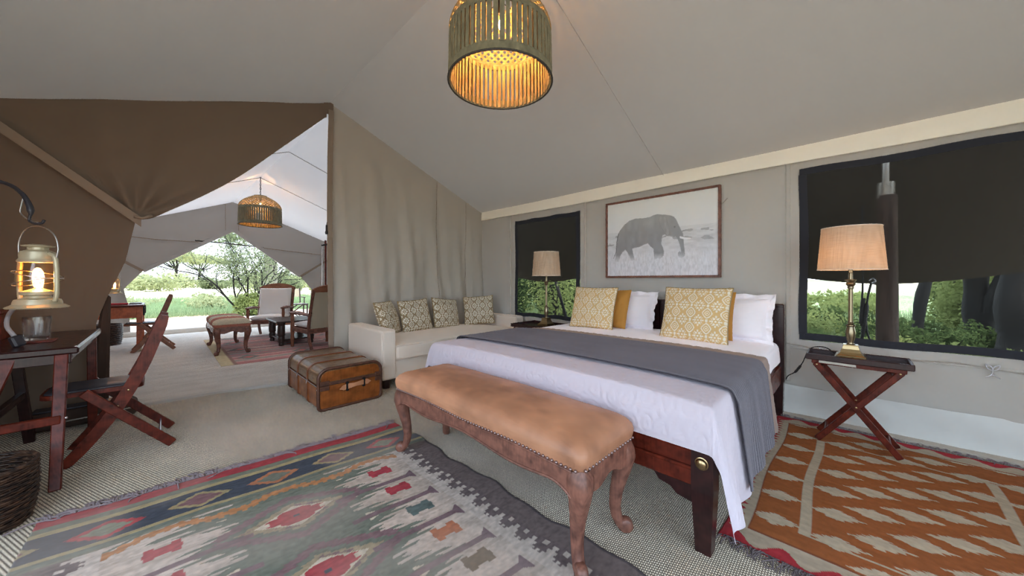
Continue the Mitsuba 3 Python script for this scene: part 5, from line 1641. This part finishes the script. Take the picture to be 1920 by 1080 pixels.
def armchair(name, label, yaw, at, cushion_m):
    """Armchair facing -y in its own frame, carved crest, turned front legs, sloped arms."""
    k = thing(name, label, 'armchair', None)
    m = T().translate(list(at)).rotate([0, 0, 1], yaw)
    def A(n, mesh, mt_, sm=False):
        key = add(k + n, mesh, mt_, sm)
        scene[key]['to_world'] = m
        return key
    for sx in (-1, 1):
        x = sx * 0.30
        A('__front_leg', lathe([(0, 0), (0.022, 0), (0.026, 0.02), (0.020, 0.05), (0.028, 0.09), (0.030, 0.16), (0.022, 0.2), (0.030, 0.23), (0.032, 0.34), (0.028, 0.38), (0.022, 0.42), (0.030, 0.46), (0.024, 0.54), (0.030, 0.56), (0.0, 0.57)], (x, -0.29, 0), 16), 'oak', 40)
        leg = spline([(x, 0.34, 0.0), (x, 0.26, 0.16), (x, 0.24, 0.36), (x, 0.27, 0.55), (x, 0.345, 0.80), (x, 0.40, 0.985)], 20)
        A('__back_post', tube(leg, 0.026, 6), 'walnut', 50)
        A('__arm', hull(np.vstack([trimesh.creation.icosphere(1, 0.018).vertices * [2.2, 1, 1] + p for p in ((x, -0.33, 0.585), (x, -0.10, 0.600), (x, 0.29, 0.565))])), 'walnut', 50)
        A('__side_rail', bar((x, -0.27, 0.31), (x, 0.25, 0.29), 0.03, 0.07), 'walnut')
    A('__front_rail', bar((-0.28, -0.29, 0.31), (0.28, -0.29, 0.31), 0.03, 0.075), 'walnut')
    A('__back_rail', bar((-0.29, 0.26, 0.30), (0.29, 0.26, 0.30), 0.03, 0.08), 'walnut')
    A('__back_rail', bar((-0.29, 0.29, 0.60), (0.29, 0.29, 0.60), 0.022, 0.03), 'mahogany_dark')
    crest = [(-0.33, 0.0), (-0.33, 0.045)] + [(xx, 0.05 + 0.075 * max(0, math.cos(xx / 0.31 * PI / 2)) ** 0.8 + (0.008 if q % 2 else 0)) for q, xx in enumerate(np.linspace(-0.31, 0.31, 31))] + [(0.33, 0.045), (0.33, 0.0)]
    c = prism(crest, 'y', -0.014, 0.014)
    c.apply_transform(trimesh.transformations.rotation_matrix(-0.22, [1, 0, 0]))
    c.apply_translation((0, 0.395, 0.945))
    A('__crest', c, 'oak')
    u, v = np.meshgrid(np.linspace(-1, 1, 24), np.linspace(0, 1, 16), indexing='ij')
    A('__back_panel', [grid(np.stack([u * 0.285, 0.275 + 0.125 * v + 0.002 * nz(u, v, 0, 3, 111), 0.34 + 0.62 * v], -1)), grid(np.stack([u * 0.285, 0.263 + 0.125 * v, 0.34 + 0.62 * v], -1))], 'chair_back_canvas', True)
    F, Bk, rim, _ = cushion(0.58, 0.60, 0.12, 30, 0.02, 12, 0.25)
    bm = np.array(T().translate([0, 0.24, 0.68]).rotate([1, 0, 0], -11).matrix, float)
    A('__back_cushion', [frame(bm, grid(F)), frame(bm, grid(Bk))], cushion_m, True)
    F, Bk, rim, _ = cushion(0.56, 0.54, 0.11, 30, 0.02, 13, 0.25)
    bm = np.array(T().translate([0, -0.03, 0.385]).rotate([1, 0, 0], 90).matrix, float)
    A('__seat_cushion', [frame(bm, grid(F)), frame(bm, grid(Bk))], cushion_m, True)
    return k


armchair('armchair', 'armchair with white cushions facing the camera in front of the garden doorway', 32 - 60, (1.57, 8.52, 0.006), 'cream_fleece')
armchair('armchair', 'armchair seen from behind with carved crest at the edge of the opening', 192, (1.92, 6.62, 0.006), 'cream_fleece')

ct = thing('coffee_table', 'dark low table with thick turned legs between the two armchairs', 'table')
t0 = (1.36, 6.98, 2.00, 7.86)
add(ct + '__top', cbox(t0[0], t0[2], t0[1], t0[3], 0.405, 0.435, 0.006), 'dark_oak')
for x in (t0[0] + 0.09, t0[2] - 0.09):
    for y in (t0[1] + 0.09, t0[3] - 0.09):
        add(ct + '__leg', lathe([(0, 0), (0.036, 0), (0.040, 0.03), (0.034, 0.06), (0.05, 0.075), (0.05, 0.12), (0.055, 0.14), (0.045, 0.17), (0.055, 0.185), (0.058, 0.25), (0.056, 0.34), (0.05, 0.36), (0.062, 0.38), (0.062, 0.405), (0, 0.405)], (x, y, 0), 18), 'dark_oak', 40)
add(ct + '__shelf', cbox(t0[0] + 0.07, t0[2] - 0.07, t0[1] + 0.07, t0[3] - 0.07, 0.09, 0.115, 0.004), 'dark_oak')

st = thing('tent_pole', 'reddish wooden tent pole standing in the lounge right of the doorway', 'pole')
add(st + '__shaft', lathe([(0, 0), (0.022, 0), (0.022, 2.10), (0.026, 2.10), (0.026, 2.16), (0.01, 2.17), (0, 2.17)], (2.93, 9.6, 0), 14), 'mahogany', 40)
add(st + '__brace_tube', tube([(2.85, 9.58, 2.06), (2.85, 9.58, 0.55)], 0.012, 8), 'steel', True)
add(st + '__bracket', [bar((2.83, 9.57, 2.03), (2.97, 9.6, 2.06), 0.03, 0.035)], 'black_iron')

dc = thing('director_chair', 'canvas director chair on the porch behind the white armchair', 'chair')
o = np.array([2.62, 11.55, 0.03])
B_ = lambda a, b, w=0.022, h=0.03: bar(o + a, o + b, w, h, (0, 0, 1) if abs(a[2] - b[2]) < 0.2 else (1, 0, 0))
for sx in (-0.27, 0.27):
    add(dc + '__post', B_(np.array([sx, 0.2, 0.42]), np.array([sx, 0.26, 0.88])), 'dark_oak')
    add(dc + '__arm', B_(np.array([sx, -0.26, 0.62]), np.array([sx, 0.25, 0.62]), 0.05, 0.02), 'dark_oak')
    add(dc + '__leg', B_(np.array([sx, -0.24, 0.0]), np.array([-sx, -0.24, 0.44])), 'dark_oak')
    add(dc + '__leg', B_(np.array([sx, 0.22, 0.0]), np.array([-sx, 0.22, 0.44])), 'dark_oak')
    add(dc + '__arm_post', B_(np.array([sx, -0.22, 0.42]), np.array([sx, -0.22, 0.61])), 'dark_oak')
u, v = np.meshgrid(np.linspace(-0.28, 0.28, 16), np.linspace(0, 1, 8), indexing='ij')
add(dc + '__back_cloth', grid(np.stack([o[0] + u, o[1] + 0.225 + 0.03 * v - 0.04 * (1 - (u / 0.28) ** 2) * -1, o[2] + 0.62 + 0.24 * v], -1)), 'chair_back_canvas', True)
add(dc + '__seat_cloth', grid(np.stack([o[0] + u, o[1] - 0.24 + 0.46 * v, o[2] + 0.44 - 0.03 * (1 - (u / 0.28) ** 2)], -1)), 'chair_back_canvas', True)
pt = thing('porch_table', 'small dark slatted table on the porch beside the director chair', 'table')
for q in range(5):
    add(pt + '__slat', cbox(2.42, 2.86, 10.78 + 0.085 * q, 10.85 + 0.085 * q, 0.47, 0.49, 0.003), 'dark_oak')
for x in (2.45, 2.83):
    for y in (10.80, 11.16):
        add(pt + '__leg', bar((x, y, 0.47), (x, y, 0.03), 0.03, 0.03, (0, 1, 0)), 'dark_oak')
    add(pt + '__bearer', cbox(x - 0.015, x + 0.015, 10.78, 11.18, 0.435, 0.47), 'dark_oak')

# ------------------------------------------------------------------ outdoors
g0 = np.r_[np.linspace(-320, -30, 24), np.linspace(-26, 26, 80), np.linspace(30, 320, 24)]
x, y = np.meshgrid(g0, np.r_[np.linspace(-120, -12, 12), np.linspace(-10, 40, 80), np.linspace(46, 420, 30)], indexing='ij')
far = np.clip((np.hypot(x, y) - 16) / 60, 0, 1)
z = -0.07 + 0.5 * far * (nz(x, y, 0, 0.05, 121) + 0.35) + 0.05 * nz(x, y, 0, 0.8, 122) * np.clip((np.hypot(x - 1, y - 5) - 9) / 6, 0, 1) - 0.2 * ((np.abs(x - 1.4) < 4) & (y > -4) & (y < 13.5))
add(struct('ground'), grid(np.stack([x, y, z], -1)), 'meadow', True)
px, py = np.meshgrid(np.linspace(-2.5, 4.2, 20), np.linspace(13.3, 15.6, 10), indexing='ij')
add(struct('earth_path'), grid(np.stack([px, py + 0.25 * np.sin(px * 1.7), -0.035 + 0.02 * nz(px, py, 0, 2, 123)], -1)), 'red_earth', True)


def leaf_cloud(P, size, seed, up=0.3):
    """One mesh of small pointed leaves at the points P."""
    rg = np.random.default_rng(seed)
    n = len(P)
    d = rg.normal(size=(n, 3))
    d /= np.linalg.norm(d, axis=1, keepdims=True)
    nrm = rg.normal(size=(n, 3)) + [0, 0, up]
    s = np.cross(d, nrm)
    s /= np.linalg.norm(s, axis=1, keepdims=True) + 1e-9
    L = size * rg.uniform(0.6, 1.4, (n, 1))
    v = np.stack([P - d * L * 0.5, P + s * L * 0.28, P + d * L * 0.5, P - s * L * 0.28], 1).reshape(-1, 3)
    i = np.arange(n)[:, None] * 4
    f = np.vstack([i + [0, 1, 2], i + [0, 2, 3]])
    return trimesh.Trimesh(v, f, process=False)


def blob_points(n, blobs, seed, shell=0.55):
    """Points in a union of ellipsoids (centre, radii), denser towards the outside."""
    rg = np.random.default_rng(seed)
    w = np.array([b[1][0] * b[1][1] * b[1][2] for b in blobs], float) ** 0.7
    c = rg.choice(len(blobs), n, p=w / w.sum())
    d = rg.normal(size=(n, 3))
    d /= np.linalg.norm(d, axis=1, keepdims=True)
    r = rg.uniform(shell, 1, (n, 1))
    return np.array([b[0] for b in blobs])[c] + d * r * np.array([b[1] for b in blobs])[c]


SPOTS = [(4.9, 27, 2.6), (1.95, 13.9, 1.5), (1.4, 84, 6.0), (5.4, 101, 6.0), (-5.5, 88, 6.0)]


def spot(draw, r, gap=0.8):
    """A random place at some distance from the plants set so far, or None."""
    for _ in range(60):
        p = draw()
        if all(math.hypot(p[0] - a, p[1] - b) > gap * (r + q) for a, b, q in SPOTS):
            SPOTS.append((p[0], p[1], r))
            return p
    return None


def bush(name, label, c, r, h, n, m, seed, size=0.07, group=None, cat='bush', stems=6):
    rg = np.random.default_rng(seed)
    k = thing(name, label, cat, group)
    c = np.array(c, float)
    blobs = [(c + [rg.uniform(-0.6, 0.6) * r, rg.uniform(-0.6, 0.6) * r, h * rg.uniform(0.3, 0.75)], (r * rg.uniform(0.3, 0.6), r * rg.uniform(0.3, 0.6), h * rg.uniform(0.18, 0.34))) for _ in range(10)]
    blobs.append((c + [0, 0, h * 0.35], (r * 0.8, r * 0.8, h * 0.35)))
    k1 = add(k + '__foliage', leaf_cloud(blob_points(n, blobs, seed), size, seed + 1), m)
    part_label(k1, None, 'stuff')
    ms = []
    for _ in range(stems):
        b = blobs[rg.integers(len(blobs))][0]
        ms.append(tube(spline([c + [rg.uniform(-0.1, 0.1) * r, rg.uniform(-0.1, 0.1) * r, -0.1], (c + b) / 2 + rg.normal(0, 0.08 * r, 3), b], 8), np.linspace(0.03, 0.008, 8) * max(0.5, h / 2), 5))
    add(k + '__stem', ms, 'bark', True)
    return k


def acacia(name, label, c, r, h, seed, n=9000, m='leaf_green', group=None):
    rg = np.random.default_rng(seed)
    k = thing(name, label, 'tree', group)
    c = np.array(c, float)
    blobs = []
    for _ in range(16):
        a, q = rg.uniform(0, 2 * PI), rg.uniform(0.1, 0.85)
        blobs.append((c + [r * q * math.cos(a), r * q * math.sin(a), h * (0.86 - 0.14 * q * q + rg.uniform(-0.04, 0.04))], (r * rg.uniform(0.22, 0.38), r * rg.uniform(0.22, 0.38), h * rg.uniform(0.07, 0.13))))
    part_label(add(k + '__foliage', leaf_cloud(blob_points(n, blobs, seed, 0.3), 0.034 * r + 0.12, seed + 1), m), None, 'stuff')
    top = c + [0.05 * r, 0, h * 0.45]
    ms = [tube(spline([c - [0, 0, 0.2], c + [0.03 * r, 0.02 * r, h * 0.25], top], 8), np.linspace(0.045, 0.03, 8) * h, 7)]
    for b in blobs[:9]:
        ms.append(tube(spline([top, (top + b[0]) / 2 + [0, 0, -0.04 * h], b[0]], 7), np.linspace(0.02, 0.006, 7) * h, 5))
    add(k + '__trunk', ms, 'bark', True)
    return k


# seen through the doorway
rg = np.random.default_rng(11)
sb = thing('sparse_tree', 'tall thin-stemmed bush with sparse leaves just outside the doorway', 'bush')
bc = np.array([1.95, 13.9, -0.1])
ms, tips = [], []


def branch(p, d, L, r, depth):
    pts = [p]
    for q in range(4):
        d = d + rg.normal(0, 0.13, 3) + [0, 0, 0.02]
        d = d / np.linalg.norm(d)
        pts.append(pts[-1] + d * L / 4)
    ms.append(tube(spline(pts, 8), np.linspace(r, r * 0.55, 8), 5 if depth else 7))
    if depth >= 1:
        tips.extend(pts[1:])
    if depth < 3:
        for _ in range(3 if depth else 4):
            q = rg.integers(2, 5)
            e = d + rg.normal(0, 0.5, 3)
            e[2] = abs(e[2]) * 0.8 + 0.1
            branch(pts[q], e / np.linalg.norm(e), L * rg.uniform(0.5, 0.75), r * 0.5, depth + 1)


for q in range(9):
    a = rg.uniform(0, 2 * PI)
    branch(bc + [0.18 * math.cos(a), 0.18 * math.sin(a), 0], np.array([0.45 * math.cos(a) - 0.1, 0.45 * math.sin(a), 1.0]), rg.uniform(1.1, 1.9), 0.030, 0)
part_label(add(sb + '__branches', ms, 'bark', True), 'thin leaning stems')
tp = np.array(tips)
lp = np.repeat(tp, 5, 0) + rg.normal(0, 0.13, (len(tp) * 5, 3))
part_label(add(sb + '__foliage', leaf_cloud(lp, 0.060, 12), 'leaf_grey'), 'small sparse leaves', 'stuff')
bush('garden_bush', 'dense green undergrowth at the foot of the thin-stemmed bush outside the doorway', (1.95, 13.6, -0.05), 0.60, 0.85, 3000, 'leaf_light', 21, 0.085)
pt_ = thing('pale_tree', 'pale tree trunk with thin foliage far behind the sparse bush', 'tree')
add(pt_ + '__trunk', tube(spline([(4.9, 27, -0.2), (4.95, 27, 2.2), (4.8, 27.1, 4.4), (5.1, 27, 7)], 16), np.linspace(0.42, 0.22, 16), 10), 'pale_bark', True)
part_label(add(pt_ + '__foliage', leaf_cloud(blob_points(4200, [((4.9 + rg.uniform(-2.6, 2.6), 27 + rg.uniform(-2, 2), 5 + rg.uniform(-1.2, 2)), (1.1, 1.1, 0.7)) for _ in range(12)], 31, 0.1), 0.20, 32), 'leaf_grey'), None, 'stuff')
for q, (cx, cy, r, h) in enumerate(((1.4, 84, 6.2, 6.6), (5.4, 101, 6.0, 6.8), (-5.5, 88, 6.0, 5.6))):
    acacia('acacia_tree', ['flat-topped acacia in the distance beyond the meadow, left of the gap of sky', 'flat-topped acacia behind the nearest distant acacia, on its right', 'flat-topped acacia in the distance at the left edge of the doorway'][q], (cx, cy, 0), r, h, 40 + q, 9000, 'leaf_pale')
def polar(d0, d1, a0, a1):
    def draw():
        d, a = rg.uniform(d0, d1), rg.uniform(a0, a1)
        return (d * math.sin(a), d * math.cos(a), -0.1)
    return draw


for q in range(26):
    r = rg.uniform(1.6, 3.0)
    c = spot(polar(38, 72, -0.18, 0.62), r)
    if c is None:
        continue
    bush('meadow_shrub', 'olive shrub far out on the meadow seen through the doorway', c, r, rg.uniform(1.3, 2.4), 1500, ['leaf_pale', 'leaf_pale', 'leaf_grey'][q % 3], 60 + q, 0.30, 'shrubs on the meadow beyond the doorway', stems=3)
for q in range(9):
    r = rg.uniform(1.3, 2.1)
    c = spot(polar(26, 35, 0.16, 0.46), r)
    if c is None:
        continue
    bush('hillside_shrub', 'pale grey-green shrub behind the thin-stemmed bush', c, r, rg.uniform(1.5, 2.6), 2200, ['leaf_pale', 'leaf_grey'][q % 2], 100 + q, 0.20, 'shrubs at the right side of the doorway view', stems=3)


def blades(n, box, h, seed, dens=None):
    rg_ = np.random.default_rng(seed)
    P = np.stack([rg_.uniform(box[0], box[1], n), rg_.uniform(box[2], box[3], n)], -1)
    keep = nz(P[:, 0], P[:, 1], 0, 0.9, seed) > -0.12
    P = P[keep]
    n = len(P)
    a = rg_.uniform(0, 2 * PI, n)
    l = h * rg_.uniform(0.4, 1.3, n) * (1 + 1.2 * nz(P[:, 0], P[:, 1], 3, 0.5, seed + 1))
    w = 0.012 + 0.006 * rg_.random(n)
    dx, dy = np.cos(a), np.sin(a)
    b0 = np.stack([P[:, 0] - dy * w, P[:, 1] + dx * w, np.full(n, -0.12)], -1)
    b1 = np.stack([P[:, 0] + dy * w, P[:, 1] - dx * w, np.full(n, -0.12)], -1)
    t = np.stack([P[:, 0] + dx * l * 0.5, P[:, 1] + dy * l * 0.5, l - 0.1], -1)
    return trimesh.Trimesh(np.stack([b0, b1, t], 1).reshape(-1, 3), np.arange(3 * n).reshape(-1, 3), process=False)


gr = add('meadow_grass', [blades(42000, (-5, 7, 15.4, 27), 0.34, 131), blades(9000, (-4, 6, 15.2, 17), 0.22, 134)], 'grass_blade')
labels[gr] = {'label': 'tall green grass beyond the earth path outside the doorway', 'category': 'grass', 'kind': 'stuff'}
for q in range(7):
    bush('garden_herb', 'low leafy plant in the grass outside the doorway', (rg.uniform(-1.5, 3.0), rg.uniform(17, 23), -0.1), rg.uniform(0.5, 1.0), rg.uniform(0.4, 0.75), 900, 'leaf_pale', 140 + q, 0.12, 'low plants outside the doorway', 'plant', 2)

# seen through the right-hand windows
po = thing('fly_pole', 'dark wooden pole with a metal sleeve just outside the right window', 'pole')
add(po + '__shaft', lathe([(0, -0.1), (0.068, -0.1), (0.066, 0.6), (0.062, 1.2), (0.058, 1.84), (0, 1.84)], (4.15, -0.212, 0), 16), 'pole_wood', 40)
add(po + '__sleeve', lathe([(0.0, 1.82), (0.052, 1.82), (0.052, 1.945), (0.0, 1.945)], (4.15, -0.205, 0), 20), 'pewter', 40)
add(po + '__pipe', lathe([(0.0, 1.94), (0.022, 1.94), (0.022, 2.26), (0.0, 2.26)], (4.15, -0.205, 0), 12), 'pewter', 40)
rp = thing('rope_tackle', 'dark rope tackle with a metal hook hanging outside behind the brass lamp', 'rope')
add(rp + '__rope', [tube(spline([(4.6, -0.078, 1.9), (4.6, -0.08, 1.15), (4.6, -0.075, 0.95), (4.6, -0.07, 0.72)], 20), 0.007, 6), tube(spline([(4.6, -0.135, 1.12), (4.6, -0.115, 1.0), (4.6, -0.10, 0.85), (4.6, -0.078, 0.62), (4.6, -0.05, 0.55)], 20), [0.008] * 8 + [0.018] * 6 + [0.012] * 6, 6), tube(spline([(4.6, -0.10, 0.80), (4.6, -0.11, 0.66), (4.6, -0.14, 0.56)], 10), 0.008, 6), tube(spline([(4.6, -0.085, 0.98), (4.6, -0.075, 0.86), (4.6, -0.07, 0.74)], 10), 0.016, 6)], 'black_cable', True)
add(rp + '__hook', [tube(spline([(4.6, -0.12, 1.14), (4.6, -0.145, 1.165), (4.6, -0.165, 1.14), (4.6, -0.14, 1.12), (4.6, -0.21, 1.095)], 20), 0.007, 6)], 'wire_metal', True)


def trunk_tree(label, pts, r0, r1, crown_pts, seed, n=2500, m='leaf_dark', size=0.14):
    k = thing('shade_tree', label, 'tree')
    add(k + '__trunk', tube(spline(pts, 16), np.linspace(r0, r1, 16) * (1 + 0.12 * np.sin(np.arange(16) * 1.3 + seed)), 9), 'bark', True)
    if crown_pts:
        part_label(add(k + '__foliage', leaf_cloud(blob_points(n, crown_pts, seed, 0.2), size, seed), m), None, 'stuff')
    return k


trunk_tree('dark tree trunk right beside the wooden pole seen through the right window', [(7.1, -0.62, -0.2), (7.1, -0.66, 0.8), (7.15, -0.80, 1.6), (7.2, -0.95, 3.0)], 0.062, 0.052, [((7.3 + a, -1.0 + b, 3.2), (1.0, 1.0, 0.5)) for a, b in ((0, 0), (1, -1), (-.6, 1))], 151)
trunk_tree('thick forked tree trunk in the middle of the foliage in the right window', [(7.9, -1.32, -0.2), (7.8, -1.24, 0.7), (7.6, -1.18, 1.5), (7.5, -1.16, 3.2)], 0.15, 0.09, [((7.9 + a, -2.9 + b, 2.9), (0.9, 0.9, 0.5)) for a, b in ((0, 0), (0.8, -0.9), (1.2, .4))], 152, 3500)
trunk_tree('second stem of the forked trunk leaning right in the right window', [(7.78, -1.27, 0.5), (7.6, -1.36, 1.0), (7.4, -1.44, 1.7), (7.3, -1.5, 3.2)], 0.09, 0.06, None, 153)
trunk_tree('broad dark tree base at the right edge of the right window', [(6.0, -1.30, -0.3), (6.0, -1.26, 0.35), (5.97, -1.20, 0.8), (5.95, -1.19, 1.5), (5.9, -1.2, 3.0)], 0.27, 0.04, None, 154)
trunk_tree('slanting dead stem in the left window beside the lamp', [(5.2, 3.55, -0.1), (5.3, 3.85, 0.6), (5.5, 4.25, 1.3), (5.6, 4.5, 2.0)], 0.035, 0.02, None, 155)
rg = np.random.default_rng(77)
lab = ['leafy shrub in the thicket outside the right window', 'shrub in the thicket outside the small left window', 'low herb in the undergrowth outside the right window']


def fan(x0, x1, s0, s1):
    """Places on the +x side between two bearings y/x."""
    def draw():
        x_ = rg.uniform(x0, x1)
        return (x_, x_ * rg.uniform(s0, s1), -0.1)
    return draw


def scatter(n, draw, r, gap, make):
    for q in range(n):
        rr = rg.uniform(*r)
        c = spot(draw, rr, gap)
        if c is not None:
            make(q, c, rr)


scatter(26, fan(8.2, 14, -0.34, -0.125), (0.5, 0.9), 0.75, lambda q, c, r: bush('thicket_shrub', lab[0], c, r, rg.uniform(1.3, 2.9), 4600, ['leaf_dark', 'leaf_green', 'leaf_light', 'leaf_green'][q % 4], 200 + q, 0.065, 'shrubs outside the right window', stems=4))
scatter(14, fan(6.2, 13, 0.62, 1.02), (0.6, 1.1), 0.75, lambda q, c, r: bush('thicket_shrub', lab[1], c, r, rg.uniform(1.5, 2.8), 4200, ['leaf_dark', 'leaf_green', 'leaf_light'][q % 3], 230 + q, 0.07, 'shrubs outside the left window', stems=4))
scatter(34, fan(5.2, 9.5, -0.34, 0.13), (0.3, 0.5), 0.8, lambda q, c, r: bush('undergrowth_herb', lab[2], c, r, rg.uniform(0.5, 0.95), 1500, ['leaf_light', 'leaf_green'][q % 2], 260 + q, 0.06, 'herbs outside the right window', 'plant', 2))
scatter(10, fan(12, 26, -0.02, 0.14), (0.6, 1.2), 0.8, lambda q, c, r: bush('field_shrub', 'sunlit bush in the open field left of the pole in the right window', c, r, rg.uniform(0.4, 0.9), 1100, 'leaf_light', 300 + q, 0.16, 'bushes in the field outside the right window', stems=3))
scatter(14, fan(15, 26, -0.46, -0.17), (2.0, 3.0), 0.8, lambda q, c, r: acacia('woodland_tree', 'leafy tree in the woods behind the thicket', c, r, rg.uniform(4.0, 6.5), 330 + q, 3500, ['leaf_green', 'leaf_light', 'leaf_dark'][q % 3], 'trees behind the thicket outside the right window'))
scatter(6, fan(13, 22, 0.62, 1.1), (2.0, 3.0), 0.8, lambda q, c, r: acacia('woodland_tree', 'leafy tree behind the thicket outside the small left window', c, r, rg.uniform(4.0, 6.5), 350 + q, 3500, ['leaf_green', 'leaf_light', 'leaf_dark'][q % 3], 'trees behind the thicket outside the left window'))
g1 = add('bank_grass', [blades(16000, (5.5, 16, -4, 4), 0.36, 135), blades(14000, (5.5, 14, 2, 12), 0.4, 137)], 'grass_blade')
labels[g1] = {'label': 'long grass and weeds outside the windows on the right', 'category': 'grass', 'kind': 'stuff'}
